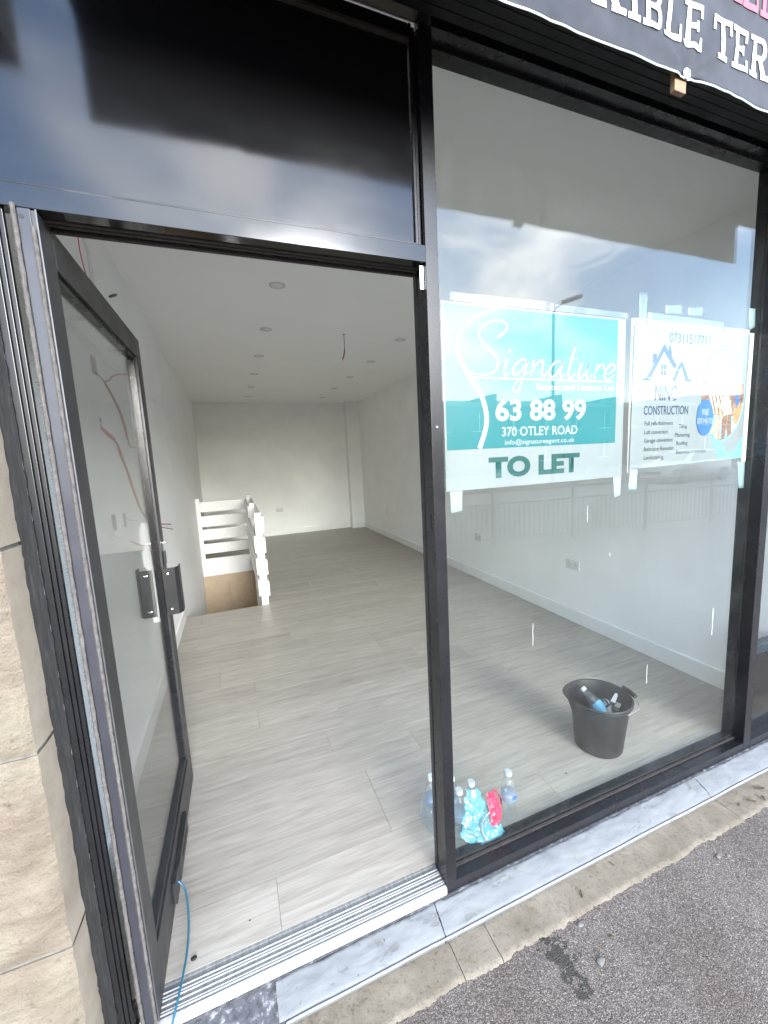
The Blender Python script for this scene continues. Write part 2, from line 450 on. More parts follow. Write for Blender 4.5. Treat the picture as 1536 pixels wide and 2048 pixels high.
# ---------------------------------------------------------------- builders
def tag(o, label=None, cat=None, group=None, kind=None):
    for k, x in (('label', label), ('category', cat), ('group', group), ('kind', kind)):
        if x:
            o[k] = x
    return o
def empty(name, loc=(0, 0, 0), label=None, cat=None, group=None, kind=None):
    o = bpy.data.objects.new(name, None)
    o.empty_display_size = .1
    COL.objects.link(o); o.location = loc
    return tag(o, label, cat, group, kind)
class B:
    def __init__(s):
        s.bm = bmesh.new()
    def box(s, x0, y0, z0, x1, y1, z1):
        v = [s.bm.verts.new(p) for p in ((x0, y0, z0), (x1, y0, z0), (x1, y1, z0), (x0, y1, z0), (x0, y0, z1), (x1, y0, z1), (x1, y1, z1), (x0, y1, z1))]
        for f in ((0, 3, 2, 1), (4, 5, 6, 7), (0, 1, 5, 4), (1, 2, 6, 5), (2, 3, 7, 6), (3, 0, 4, 7)):
            s.bm.faces.new([v[i] for i in f])
        return s
    def quad(s, *p):
        s.bm.faces.new([s.bm.verts.new(q) for q in p]); return s
    def prism(s, poly, axis, a, b):
        """poly: 2-D points; axis 'x': (y,z), 'y': (x,z), 'z': (x,y)"""
        def P(u, w, t):
            return {'x': (t, u, w), 'y': (u, t, w), 'z': (u, w, t)}[axis]
        va = [s.bm.verts.new(P(u, w, a)) for u, w in poly]
        vb = [s.bm.verts.new(P(u, w, b)) for u, w in poly]
        n = len(poly)
        s.bm.faces.new(va[::-1]); s.bm.faces.new(vb)
        for i in range(n):
            s.bm.faces.new((va[i], va[(i + 1) % n], vb[(i + 1) % n], vb[i]))
        return s
    def tube(s, pts, r, seg=8, smooth=True, cap=True):
        P = [Vector(p) for p in pts]
        if smooth and len(P) > 2:
            Q = []
            for i in range(len(P) - 1):
                p0, p1, p2, p3 = P[max(i - 1, 0)], P[i], P[i + 1], P[min(i + 2, len(P) - 1)]
                for k in range(5):
                    t = k / 5
                    Q.append(.5 * ((2 * p1) + (p2 - p0) * t + (2 * p0 - 5 * p1 + 4 * p2 - p3) * t * t + (3 * p1 - p0 - 3 * p2 + p3) * t ** 3))
            Q.append(P[-1]); P = Q
        rr = r if callable(r) else (lambda t: r)
        rings = []; ref = Vector((0, 0, 1)); prev = None
        for i, p in enumerate(P):
            d = (P[min(i + 1, len(P) - 1)] - P[max(i - 1, 0)]).normalized()
            if prev is None:
                a = d.cross(ref if abs(d.z) < .95 else Vector((1, 0, 0))).normalized()
            else:
                a = (prev - d * prev.dot(d)).normalized()
            prev = a; b = d.cross(a); q = rr(i / max(1, len(P) - 1))
            rings.append([s.bm.verts.new(p + (a * math.cos(6.28319 * k / seg) + b * math.sin(6.28319 * k / seg)) * q) for k in range(seg)])
        for i in range(len(rings) - 1):
            for k in range(seg):
                s.bm.faces.new((rings[i][k], rings[i][(k + 1) % seg], rings[i + 1][(k + 1) % seg], rings[i + 1][k]))
        if cap:
            s.bm.faces.new(rings[0][::-1]); s.bm.faces.new(rings[-1])
        return s
    def lathe(s, prof, c=(0, 0, 0), seg=24, rad=None, mat=None):
        """prof: (radius, z) pairs round the z axis"""
        rad = rad or (lambda a, r, z: (r, z))
        rings = []
        for r, z in prof:
            ring = []
            for k in range(seg):
                a = 6.283185 * k / seg
                q, zz = rad(a, r, z)
                p = Vector((q * math.cos(a), q * math.sin(a), zz))
                if mat is not None:
                    p = mat @ p
                ring.append(s.bm.verts.new(p + Vector(c)))
            rings.append(ring)
        for i in range(len(rings) - 1):
            for k in range(seg):
                s.bm.faces.new((rings[i][k], rings[i][(k + 1) % seg], rings[i + 1][(k + 1) % seg], rings[i + 1][k]))
        if prof[0][0] > 1e-5: s.bm.faces.new(rings[0][::-1])
        if prof[-1][0] > 1e-5: s.bm.faces.new(rings[-1])
        return s
    def grid(s, fn, nu, nv):
        v = [[s.bm.verts.new(fn(i / nu, j / nv)) for j in range(nv + 1)] for i in range(nu + 1)]
        for i in range(nu):
            for j in range(nv):
                s.bm.faces.new((v[i][j], v[i + 1][j], v[i + 1][j + 1], v[i][j + 1]))
        return s
    def build(s, name, mat, parent=None, bevel=0, smooth=False, kind=None, thick=0):
        if bevel:
            bmesh.ops.bevel(s.bm, geom=[e for e in s.bm.edges], offset=bevel, segments=2, profile=.6, affect='EDGES', clamp_overlap=True)
        if thick:
            bmesh.ops.recalc_face_normals(s.bm, faces=s.bm.faces)
            bmesh.ops.solidify(s.bm, geom=s.bm.faces[:], thickness=thick)
        bmesh.ops.remove_doubles(s.bm, verts=s.bm.verts, dist=1e-6)
        bmesh.ops.recalc_face_normals(s.bm, faces=s.bm.faces)
        me = bpy.data.meshes.new(name); s.bm.to_mesh(me); s.bm.free()
        if smooth:
            for p in me.polygons: p.use_smooth = True
        o = bpy.data.objects.new(name, me); COL.objects.link(o)
        me.materials.append(MAT[mat])
        if parent is not None:
            o.parent = parent
        if smooth == 'auto':
            me.set_sharp_from_angle(angle=R(40))
        if kind: o['kind'] = kind
        return o
def box(name, mat, parent, x0, y0, z0, x1, y1, z1, bevel=0, kind=None):
    return B().box(x0, y0, z0, x1, y1, z1).build(name, mat, parent, bevel, kind=kind)
def at_root(root, o):
    """children are built in world coordinates under roots placed at their base"""
    o.matrix_parent_inverse = Matrix.Translation(-Vector(root.location)); return o
def settle():
    for o in list(bpy.data.objects):
        if o.parent is not None and o.parent.parent is None and o.parent.type == 'EMPTY' and not o.get('_local'):
            o.matrix_parent_inverse = Matrix.Translation(-Vector(o.parent.location))

# flat print on the outside-facing face of a board at depth y (print stands 0.4 mm proud)
def ribbon(pts, width, y, bd=None, dep=.0005, smooth=True):
    bd = bd or B()
    P = [Vector((p[0], p[1])) for p in pts]
    if smooth and len(P) > 2:
        Q = []
        for i in range(len(P) - 1):
            p0, p1, p2, p3 = P[max(i - 1, 0)], P[i], P[i + 1], P[min(i + 2, len(P) - 1)]
            for k in range(6):
                t = k / 6
                Q.append(.5 * ((2 * p1) + (p2 - p0) * t + (2 * p0 - 5 * p1 + 4 * p2 - p3) * t * t + (3 * p1 - p0 - 3 * p2 + p3) * t ** 3))
        Q.append(P[-1]); P = Q
    wf = width if callable(width) else (lambda t: width)
    L = []
    for i, p in enumerate(P):
        d = (P[min(i + 1, len(P) - 1)] - P[max(i - 1, 0)]).normalized(); n = Vector((-d.y, d.x)); h = wf(i / (len(P) - 1)) / 2
        L.append((p + n * h, p - n * h))
    va = [[bd.bm.verts.new((q.x, y, q.y)) for q in l] for l in L]
    vb = [[bd.bm.verts.new((q.x, y + dep, q.y)) for q in l] for l in L]
    for i in range(len(L) - 1):
        bd.bm.faces.new((va[i][0], va[i + 1][0], va[i + 1][1], va[i][1]))
        bd.bm.faces.new((va[i][0], vb[i][0], vb[i + 1][0], va[i + 1][0])); bd.bm.faces.new((va[i][1], va[i + 1][1], vb[i + 1][1], vb[i][1]))
    return bd
def flat(name, mat, parent, poly, y, dep=.0005):
    return B().prism(poly, 'y', y, y + dep).build(name, mat, parent)
def ellipse(cx, cz, rx, rz, n=40, a0=0, a1=360):
    return [(cx + rx * math.cos(R(a0 + (a1 - a0) * k / n)), cz + rz * math.sin(R(a0 + (a1 - a0) * k / n))) for k in range(n if a1 - a0 == 360 else n + 1)]
def lettering(body, mat, parent, x0, x1, z0, z1, y, bold=0.0, shear=0.0, dep=.0004, name='lettering'):
    """the word fitted into the box x0..x1, z0..z1 (z0 = baseline of the capitals), facing the street"""
    cu = bpy.data.curves.new('tmp', 'FONT'); cu.body = body; cu.size = 1.0; cu.offset = bold; cu.shear = shear; cu.resolution_u = 4
    to = bpy.data.objects.new('tmp', cu); COL.objects.link(to)
    dg = bpy.context.evaluated_depsgraph_get()
    me = bpy.data.meshes.new_from_object(to.evaluated_get(dg))
    bpy.data.objects.remove(to); bpy.data.curves.remove(cu)
    cu = bpy.data.curves.new('tmp', 'FONT'); cu.body = 'H'; cu.size = 1.0; cu.offset = bold
    to = bpy.data.objects.new('tmp', cu); COL.objects.link(to)
    dg = bpy.context.evaluated_depsgraph_get(); dg.update()
    mh = bpy.data.meshes.new_from_object(to.evaluated_get(dg)); capz = [v.co.y for v in mh.vertices]; lo, hi = min(capz), max(capz)
    bpy.data.objects.remove(to); bpy.data.curves.remove(cu); bpy.data.meshes.remove(mh)
    xs = [v.co.x for v in me.vertices]; a, b = min(xs), max(xs)
    for v in me.vertices:
        v.co = Vector((x0 + (v.co.x - a) / (b - a) * (x1 - x0), y, z0 + (v.co.y - lo) / (hi - lo) * (z1 - z0)))
    me.name = name; me.materials.clear(); me.materials.append(MAT[mat])
    o = bpy.data.objects.new(name, me); COL.objects.link(o); o.parent = parent
    return o
LOCAL = set()
def settle():
    for o in list(bpy.data.objects):
        p = o.parent
        if p is not None and p.parent is None and p.type == 'EMPTY' and p.name not in LOCAL:
            o.matrix_parent_inverse = Matrix.Translation(-Vector(p.location))
def copy_tree(o, parent=None):
    c = o.copy(); COL.objects.link(c)
    if parent is not None: c.parent = parent; c.matrix_parent_inverse = o.matrix_parent_inverse.copy()
    for ch in list(o.children): copy_tree(ch, c)
    return c
def nz(x, y, z, s): return noise.noise(Vector((x * s, y * s, z * s)))

# ================================================================ SETTING
XL, XR, YB, ZC = -.585, 2.743, 7.683, 2.786
PZ = -.10
# pavement, road, far side
def sheet(name, mat, x0, y0, x1, y1, z, thick=.12):
    return tag(box(name, mat, None, x0, y0, z - thick, x1, y1, z), kind='structure')
sheet('pavement', 'asphalt', -40, -6.2, 70, .5, PZ, .2)
sheet('road', 'road_tar', -120, -14.6, 160, -6.35, -.235, .2)
for a in ((-400, -400, 400, 3.2), (-400, 6.3, 400, 400), (-400, 3.2, -.9, 6.3), (.4, 3.2, 400, 6.3)):
    sheet('ground', 'road_tar', *a, -.60, .2)
sheet('far_pavement', 'road_tar', -120, -24.0, 160, -14.75, -.11, .3)
tag(box('kerb', 'concrete', None, -40, -6.35, -.35, 70, -6.2, PZ + .002), kind='structure')
tag(box('far_kerb', 'concrete', None, -120, -14.75, -.35, 160, -14.6, -.10), kind='structure')
for nm, x0, x1, y in (('road_marking', -30, 60, -6.75), ('road_marking', -30, 60, -14.15)):
    tag(box(nm, 'paint_white', None, x0, y - .05, -.24, x1, y + .05, -.231), kind='structure')
for k in range(10):
    tag(box('road_marking', 'paint_white', None, -2 + k * 6, -10.45, -.24, 2 + k * 6, -10.35, -.231), kind='structure')

# ---- shop room
floor = tag(empty('floor', (1.08, 3.9, 0)), kind='structure')
for a in ((XL, .088, -.20, XR, 3.35, -.006), (.215, 3.35, -.20, XR, 6.02, -.006), (XL, 6.02, -.20, XR, YB, -.006)):
    box('floor_slab', 'sub_floor', floor, *a)
W, LN = .1845, 1.22
row = 0; y = .098
while y < YB - .03:
    y1 = min(y + W - .0012, YB)
    x = XL - random.choice((.15, .38, .62, .85, 1.05, .27, .5))
    while x < XR:
        xa, xb = max(x, XL), min(x + LN - .0012, XR)
        # keep clear of the stair opening
        segs = [(xa, xb, y, y1)]
        if y1 > 3.35 and y < 6.02 and xa < .215:
            segs = []
            if xb > .215: segs.append((.215, xb, y, y1))
            if y < 3.35: segs.append((xa, min(xb, .2149), y, 3.35))
            if y1 > 6.02: segs.append((xa, min(xb, .2149), 6.02, y1))
        for (a, b, c, d) in segs:
            if b - a > .01 and d - c > .004:
                z = random.uniform(-.0004, .0004)
                bd = B().box(a, c, -.0058, b, d, z)
                bd.build('plank', 'vinyl_plank', floor)
        x += LN
    y += W; row += 1
lw = tag(empty('wall_left', (XL, 3.9, 0)), kind='structure')
box('wall_panel', 'wall_white', lw, XL - .2, .10, -2.7, XL, YB + .2, ZC + .2)
box('skirting_board', 'gloss_white', lw, XL - .01, .11, .0, XL + .016, 3.35, .115, .003)
rw = tag(empty('wall_right', (XR, 3.9, 0)), kind='structure')
box('wall_panel', 'wall_white', rw, XR, .10, -.2, XR + .2, YB + .2, ZC + .2)
box('skirting_board', 'gloss_white', rw, XR - .016, .11, 0, XR + .01, YB - .2, .115, .003)
bw = tag(empty('wall_back', (1.08, YB, 0)), kind='structure')
box('wall_panel', 'wall_white', bw, XL - .001, YB, -.2, XR + .001, YB + .2, ZC + .2)
box('skirting_board', 'gloss_white', bw, XL + .017, YB - .016, 0, 2.44, YB + .01, .115, .003)
tag(box('ceiling', 'ceiling_white', None, XL - .2, .10, ZC, XR + .2, YB + .2, ZC + .2), kind='structure')
pl = tag(empty('pillar', (2.6, YB - .1, 0)), kind='structure')
box('pillar_shaft', 'wall_white', pl, 2.455, YB - .19, 0, XR + .001, YB + .001, ZC + .01)
box('skirting_board', 'gloss_white', pl, 2.440, YB - .206, 0, XR - .0161, YB - .19, .115, .003)
o = box('ceiling_boxing', 'wall_white', None, XL - .01, .11, 2.135, XL + .04, 3.52, ZC + .01)
tag(o, 'white boxed-in duct along the top of the wall behind the open door', 'boxing')
# stairwell below the floor
sw = tag(empty('stairwell', (-.2, 4.7, -2.6)), kind='structure')
box('end_panel', 'stair_board', sw, XL, 6.021, -2.7, -.20, 6.06, -.201)
box('end_panel', 'stair_board', sw, -.196, 6.024, -2.7, .215, 6.06, -.201)
box('end_backing', 'stair_board', sw, XL, 6.061, -2.7, .215, 6.09, -.201)
box('side_panel', 'wall_white', sw, .216, 3.35, -2.7, .30, 6.06, -.201)
box('near_panel', 'wall_white', sw, XL, 3.30, -2.7, .215, 3.349, -.201)
box('lower_floor', 'sub_floor', sw, XL, 3.3, -2.75, .3, 6.06, -2.7)
stair = empty('staircase', (-.19, 4.7, -2.7), 'white painted staircase dropping away under the railing', 'staircase')
for k in range(11):
    box('tread', 'stair_board', stair, XL + .002, 3.36 + k * .222, -.21 - k * .21, .2155, 3.61 + k * .222, -.18 - k * .21)
    box('riser', 'timber_white', stair, XL + .002, 3.352 + k * .222, -.39 - k * .21, .2155, 3.365 + k * .222, -.2105 - k * .21)
# front wall and party wall
fw = tag(empty('wall_front', (1, .1, 2.7)), kind='structure')
box('upper_wall', 'house_stone', fw, -3, .001, 2.79, 6, .25, 6.5)
box('corner_wall', 'wall_white', fw, -1.6, .101, -.2, XL - .2, .3, 2.789)
box('corner_wall', 'wall_white', fw, XR + .2, .101, -.2, 5, .3, 2.789)
box('corner_wall', 'wall_white', fw, XL - .2001, .0995, -.2, -.475, .12, 2.789)

# ================================================================ STONE PIER
pier = empty('stone_pier', (-.8, 0, PZ), 'rough pinkish sandstone pier of large squared blocks beside the doorway', 'stone pier')
zs = [PZ - .1, .440, .935, 1.39, 1.86, 2.31, 2.56]
def stone(x0, x1, z0, z1, y0=-.09, reveal=True):
    bd = B(); n1 = max(6, int((x1 - x0) / .022)); n2 = max(6, int((z1 - z0) / .022)); nd = 5
    g = .0045
    def amp(u, w):
        e = min(min(u, 1 - u) * (x1 - x0), min(w, 1 - w) * (z1 - z0))
        return min(1, e / .03)
    def P(u, w):
        x = x0 + g + (x1 - x0 - 2 * g) * u; z = z0 + g + (z1 - z0 - 2 * g) * w
        a = amp(u, w)
        d = (nz(x, 3.1, z, 6) * .018 + nz(x, 9, z, 17) * .010 + nz(x, 5, z, 40) * .005) * a
        ro = (1 - min(1, amp(u, w) * 1.0)) * .006
        jx = nz(x, 7, z, 30) * .003 * (1 - a); jz = nz(x, 8, z, 30) * .004 * (1 - a)
        return Vector((x + jx, y0 - .004 * a + d + ro, z + jz))
    bd.grid(lambda u, w: P(u, w), n1, n2); nf0 = len(bd.bm.faces)
    # dressed return towards the door, rounded into the face
    def Q(u, w):
        p = P(1, w); t = u
        return Vector((p.x + .003 * math.sin(t * 1.57), p.y + t * (-.001 - p.y), p.z + nz(p.x, t, p.z, 20) * .001 * (1 - t)))
    bd.grid(Q, nd, n2)
    for f_ in bd.bm.faces[:][nf0:] if hasattr(bd.bm.faces, 'ensure_lookup_table') and bd.bm.faces.ensure_lookup_table() is None else []: f_.material_index = 1
    bd.grid(lambda u, w: Vector((x0 + g, P(0, w).y + u * (.0 - P(0, w).y), P(0, w).z)), 2, n2)
    bd.grid(lambda u, w: Vector((P(u, 1).x, P(u, 1).y + w * (.0 - P(u, 1).y), P(u, 1).z)), n1, 2)
    bd.grid(lambda u, w: Vector((P(u, 0).x, P(u, 0).y + w * (.0 - P(u, 0).y), P(u, 0).z)), n1, 2)
    o = bd.build('stone_block', 'sandstone', pier, smooth='auto')
    o.data.materials.append(MAT['sandstone_dressed'])
    return o
for i in range(6):
    sx = -.94 if i % 2 else -.78
    stone(sx, -.447, zs[i], zs[i + 1]); stone(-1.55, sx, zs[i], zs[i + 1])
box('mortar', 'mortar', pier, -1.548, -.080, PZ - .05, -.4535, .0, 2.555); box('pier_core', 'mortar', pier, -1.548, .0005, PZ - .05, -.474, .099, 2.555)
# ragged sealant between stone and frame
bd = B()
def seal(u, w):
    z = -.09 + 2.66 * w
    e = nz(0, 1, z, 13) * .006 + nz(0, 3, z, 70) * .006
    x = (-.4475 - .003 + e * .8) * (1 - u) + (-.4215 + nz(5, 1, z, 35) * .003) * u
    return Vector((x, -.0035 - .0045 * (1 - u) + nz(u * 2, 2, z, 60) * .0016, z))
bd.grid(seal, 5, 260)
o = bd.build('sealant_strip', 'sealant', None, smooth=True)
tag(o, 'smeared dark grey sealant strip between sandstone pier and black door jamb', 'sealant')

# ================================================================ SHOPFRONT FRAME
fr = empty('shopfront_frame', (.6, .05, -.02), 'black powder-coated aluminium shopfront frame with door opening and shop window', 'shopfront')
ZB = -.026
def fb(name, *a, bevel=.0012, mat='frame_black'): return box(name, mat, fr, *a, bevel=bevel)
# door jamb: three stepped ribs
fb('jamb', -.4235, .0, ZB, -.4085, .045, 2.69); fb('jamb', -.408, .005, ZB, -.3995, .03, 2.087); fb('jamb', -.399, .010, ZB, -.3905, .022, 2.087)
# central post
post = fb('post', .5815, .0, ZB, .6215, .066, 2.69)
box('post_back', 'frame_black', post, .586, .0665, ZB + .002, .6175, .10, 2.688, .0012)
box('gasket', 'rubber_black', post, .5795, .064, ZB + .01, .5845, .0685, 2.086)
# transom with panel above the door
tr = fb('transom', -.4044, .0, 2.0875, .581, .034, 2.1335, mat='panel_gloss')
fb('transom', -.386, .0345, 2.092, .581, .062, 2.13); fb('transom', -.386, .0625, 2.0885, .581, .10, 2.13)
box('brush_seal', 'brown_seal', tr, -.383, .040, 2.0845, .578, .047, 2.0925); box('brush_seal', 'brown_seal', tr, -.383, .052, 2.083, .578, .0605, 2.0925)
box('brush_seal', 'brown_seal', tr, -.383, .0765, 2.081, .578, .086, 2.089)
pn = fb('fascia_panel', -.4044, .014, 2.1345, .553, .024, 2.640, mat='panel_gloss', bevel=.001)
fb('panel_bead', -.4044, .006, 2.1340, .556, .0139, 2.1395, mat='frame_black', bevel=.0008)
fb('panel_bead', .5575, .010, 2.134, .5655, .09, 2.69); fb('panel_bead', .5700, .018, 2.134, .5785, .09, 2.69)
fb('panel_top_trim', -.4044, .004, 2.6405, .5565, .03, 2.650, mat='brown_seal')
fb('panel_top_trim', -.4044, .012, 2.6505, .5565, .03, 2.69, mat='soffit_black')
# screws on the frame
for (x, z) in ((.597, 2.725), (.600, 1.62)):
    B().lathe([(.0001, 0), (.004, 0), (.004, .002), (.0025, .003), (.0001, .003)], (0, 0, 0), 12).build('screw', 'chrome', fr).matrix_basis = Matrix.Translation((x, .0, z)) @ Matrix.Rotation(R(90), 4, 'X')
# window head, sill rail, end posts
fb('head_rail', .6216, .0, 2.69, 2.3435, .052, 2.785); fb('head_rail', .6216, .0525, 2.692, 2.3435, .10, 2.785)
fb('head_bead', .6216, .0395, 2.677, 2.289, .0485, 2.6902)
sr = fb('sill_rail', .6216, .0, ZB, 2.2895, .036, .0145); fb('sill_rail', .6216, .0365, ZB, 2.2895, .10, .0165)
box('glazing_bead', 'wire_brown' if False else 'brown_seal', sr, .6216, .0385, .0166, 2.2895, .0478, .0215)
box('glazing_bead', 'rubber_black', sr, .6216, .0565, .0166, 2.2895, .063, .026)
p2 = fb('post', 2.29, .0, ZB, 2.344, .0485, 2.69); box('post_back', 'frame_black', p2, 2.2905, .058, ZB, 2.3435, .10, 2.69, .0012)
box('post_groove', 'rubber_black', p2, 2.2925, .0486, ZB, 2.3415, .0579, 2.69)
# pane of the shop window
B().box(.6216, .0490, .012, 2.2918, .0560, 2.6905).build('window_pane', 'glass_window', fr)
# narrow bay beyond the second post
fb('post', 2.76, .0, ZB, 2.86, .10, 2.69); fb('head_rail', 2.344, .0, 2.69, 2.86, .10, 2.785)
fb('sill_rail', 2.3445, .0, ZB, 2.7595, .10, .0145); fb('mid_rail', 2.3445, .0, .425, 2.7595, .10, .475)
fb('lower_panel', 2.3445, .045, .015, 2.7595, .058, .4245, mat='panel_gloss')
B().box(2.3442, .049, .4752, 2.7598, .056, 2.6905).build('side_pane', 'glass_window', fr)
# lock keep plates on the central post
kp = box('keep_plate', 'chrome', fr, .5665, .012, 2.018, .5805, .0145, 2.083, .0006)
box('keep_plate', 'black_plastic', fr, .578, .013, 2.02, .5812, .034, 2.082, .0008)
for z in (2.036, 2.066):
    B().lathe([(.0001, 0), (.0045, 0), (.004, .003), (.0001, .004)], (0, 0, 0), 12).build('screw', 'chrome', fr).matrix_basis = Matrix.Translation((.578, .024, z)) @ Matrix.Rotation(R(-90), 4, 'Y')
box('lock_slot', 'rubber_black', fr, .5805, .020, 1.300, .5816, .030, 1.350)
box('end_wall', 'wall_white', fw, 2.862, .0, -.1, 4.5, .1, 2.79)

# ================================================================ ROLLER SHUTTER BOX, BANNER
sb = empty('shutter_box', (1.2, -.13, 2.7), 'black roller shutter housing over the shopfront, ribbed underside', 'shutter box')
box('casing', 'soffit_black', sb, -.268, -.262, 2.715, 2.86, -.001, 3.10, .003)
for k in range(9):
    y0 = -.252 + k * .0265
    box('slat', 'soffit_black', sb, -.266, y0, 2.698, 2.858, y0 + .0245, 2.7149, .001)
box('front_lip', 'soffit_black', sb, -.268, -.262, 2.665, 2.86, -.256, 2.7149)
nf = box('fascia_board', 'soffit_black', None, -2.6, -.285, 2.572, -.405, -.12, 3.2, .004)
tag(nf, 'black fascia board of the neighbouring shop past the stone pier', 'fascia')
bn = empty('banner', (1.2, -.28, 2.49), 'weathered dark vinyl banner with white and red slab-serif words over window', 'banner')
BY = -.2845
bd = B()
def slack(x, z):
    """how far the cloth stands out from the fascia: folds fanning out from the screws, soft ripples"""
    y = -.002 + .0034 * nz(x, 0, z, 7) + .0022 * nz(x + z, 5, z - x, 16)
    for sx, sz, amp in ((1.227, 2.503, .0042), (.10, 2.503, .004), (2.35, 2.503, .004)):
        dx, dz = x - sx, z - sz; r = math.hypot(dx, dz); an = math.atan2(dz, dx)
        y += amp * math.cos(an * 9 + sx * 3) * min(1, r / .05) * math.exp(-r / .16)
        y += .005 * math.exp(-(r / .03) ** 2)
    return y
def bnf(u, w):
    x = -.27 + 2.95 * u; z = 2.49 + .75 * w
    t = (x - .10) / 1.127
    droop = -.004 * math.sin(t * 3.1416) ** 2 * (1 - w)
    return Vector((x, BY + .0008 + slack(x, z), z + droop + .0015 * nz(x, 4, 0, 6) * (1 - w)))
bd.grid(bnf, 300, 60)
cl = bd.build('cloth', 'banner_cloth', bn, smooth=True, thick=.0008)
bd = B()
bd.grid(lambda u, w: bnf(u, 0) + Vector((0, -.0010 - .0012 * math.sin(w * 3.14), -.0005 + .0055 * w)), 300, 3)
bd.build('hem', 'banner_hem', bn, smooth=True)
# slab-serif alphabet drawn from strokes on a 0..1 x 0..1 cell
T, S = .20, .13
def slab(ch):
    q = []
    def bar(x0, z0, x1, z1): q.append([(x0, z0), (x1, z0), (x1, z1), (x0, z1)])
    foot = lambda x, z: bar(x - .20, z, x + .20, z + S)
    if ch in 'FELBRT I':
        if ch in 'FELBR':
            bar(.14, 0, .14 + T, 1); bar(0, 0, .44, S); bar(0, 1 - S, .44, 1)
        if ch in 'EF':
            bar(.34, 1 - S, .86, 1); bar(.74, .70, .86, 1); bar(.34, .5 - S / 2, .68, .5 + S / 2); bar(.58, .38, .68, .62)
        if ch == 'E': bar(.34, 0, .92, S); bar(.80, 0, .92, .30)
        if ch == 'L': bar(.34, 0, .92, S); bar(.80, 0, .92, .36)
        if ch == 'B':
            for z0, z1, xo in ((.5 - S / 2, 1, .86), (0, .5 + S / 2, .94)):
                h = z1 - z0; n = 10; o_ = [(.34 + 0, z1)] + [(xo - .30 + .30 * math.sin(3.1416 * k / n), z0 + h / 2 + h / 2 * math.cos(3.1416 * k / n)) for k in range(n + 1)] + [(.34, z0)]
                i_ = [(.34, z1 - S)] + [(xo - .30 + (.30 - T * .9) * math.sin(3.1416 * k / n), z0 + h / 2 + (h / 2 - S) * math.cos(3.1416 * k / n)) for k in range(n + 1)] + [(.34, z0 + S)]
                for k in range(len(o_) - 1): q.append([o_[k], o_[k + 1], i_[k + 1], i_[k]])
        if ch == 'R':
            z0, z1, xo, n = .44, 1, .88, 10; h = z1 - z0
            o_ = [(.34, z1)] + [(xo - .30 + .30 * math.sin(3.1416 * k / n), z0 + h / 2 + h / 2 * math.cos(3.1416 * k / n)) for k in range(n + 1)] + [(.34, z0)]
            i_ = [(.34, z1 - S)] + [(xo - .30 + (.30 - T * .9) * math.sin(3.1416 * k / n), z0 + h / 2 + (h / 2 - S) * math.cos(3.1416 * k / n)) for k in range(n + 1)] + [(.34, z0 + S)]
            for k in range(len(o_) - 1): q.append([o_[k], o_[k + 1], i_[k + 1], i_[k]])
            q.append([(.46, .46), (.66, .46), (.90, 0), (.68, 0)]); bar(.62, 0, 1.02, S)
        if ch == 'T': bar(.38, 0, .38 + T, 1); bar(.22, 0, .74, S); bar(0, 1 - S, .96, 1); bar(0, .66, .12, 1); bar(.84, .66, .96, 1)
        if ch == 'I': bar(.15, 0, .15 + T, 1); bar(0, 0, .5, S); bar(0, 1 - S, .5, 1)
    if ch == 'X':
        q.append([(.10, 0), (.32, 0), (.90, 1), (.68, 1)]); q.append([(.68, 0), (.90, 0), (.32, 1), (.10, 1)])
        bar(0, 0, .42, S); bar(.58, 0, 1, S); bar(0, 1 - S, .42, 1); bar(.58, 1 - S, 1, 1)
    if ch == 'M':
        bar(.12, 0, .30, 1); bar(.86, 0, 1.04, 1); bar(0, 0, .42, S); bar(.74, 0, 1.16, S); bar(0, 1 - S, .3, 1); bar(.86, 1 - S, 1.16, 1)
        q.append([(.22, 1), (.42, 1), (.66, .3), (.52, .3)]); q.append([(.74, 1), (.94, 1), (.64, .3), (.50, .3)])
    if ch == 'S':
        P = [(.84, .74), (.72, .92), (.46, .94), (.20, .86), (.18, .66), (.46, .52), (.74, .40), (.76, .18), (.48, .065), (.20, .10), (.10, .28)]
        for k in range(len(P) - 1):
            a, b = Vector(P[k]), Vector(P[k + 1]); d = (b - a).normalized(); n_ = Vector((-d.y, d.x)) * .085; a = a - d * .03; b = b + d * .03
            q.append([tuple(a + n_), tuple(b + n_), tuple(b - n_), tuple(a - n_)])
        bar(.76, .66, .88, .98); bar(.06, .02, .18, .34)
    return q
def slab_word(cells, z0, z1, mat):
    for ch, x0, x1 in cells:
        bd = B(); wd = {'I': .5, 'M': 1.16}.get(ch, .96)
        for n_, poly in enumerate(slab(ch)):
            pts = [(x0 + (x1 - x0) * u / wd, z0 + (z1 - z0) * w) for u, w in poly]
            if sum(pts[i][0] * pts[(i + 1) % len(pts)][1] - pts[(i + 1) % len(pts)][0] * pts[i][1] for i in range(len(pts))) < 0: pts = pts[::-1]
            bd.prism(pts, 'y', BY - .0009 - .00003 * n_, BY - .0005)
        bmesh.ops.triangulate(bd.bm, faces=bd.bm.faces[:])
        bmesh.ops.subdivide_edges(bd.bm, edges=[e for e in bd.bm.edges if e.calc_length() > .012], cuts=3, use_grid_fill=True)
        for v_ in bd.bm.verts: v_.co.y += slack(v_.co.x, v_.co.z)
        bd.build('letter', mat, bn)
zt0, zt1 = 2.562, 2.664
slab_word([('F', .652, .722), ('L', .728, .795), ('E', .802, .876), ('X', .886, .990), ('I', 1.002, 1.042), ('B', 1.051, 1.122), ('L', 1.130, 1.193), ('E', 1.202, 1.278),
           ('T', 1.318, 1.394), ('E', 1.402, 1.474), ('R', 1.482, 1.560), ('M', 1.568, 1.66), ('S', 1.668, 1.738)], zt0, zt1, 'print_banner_white')
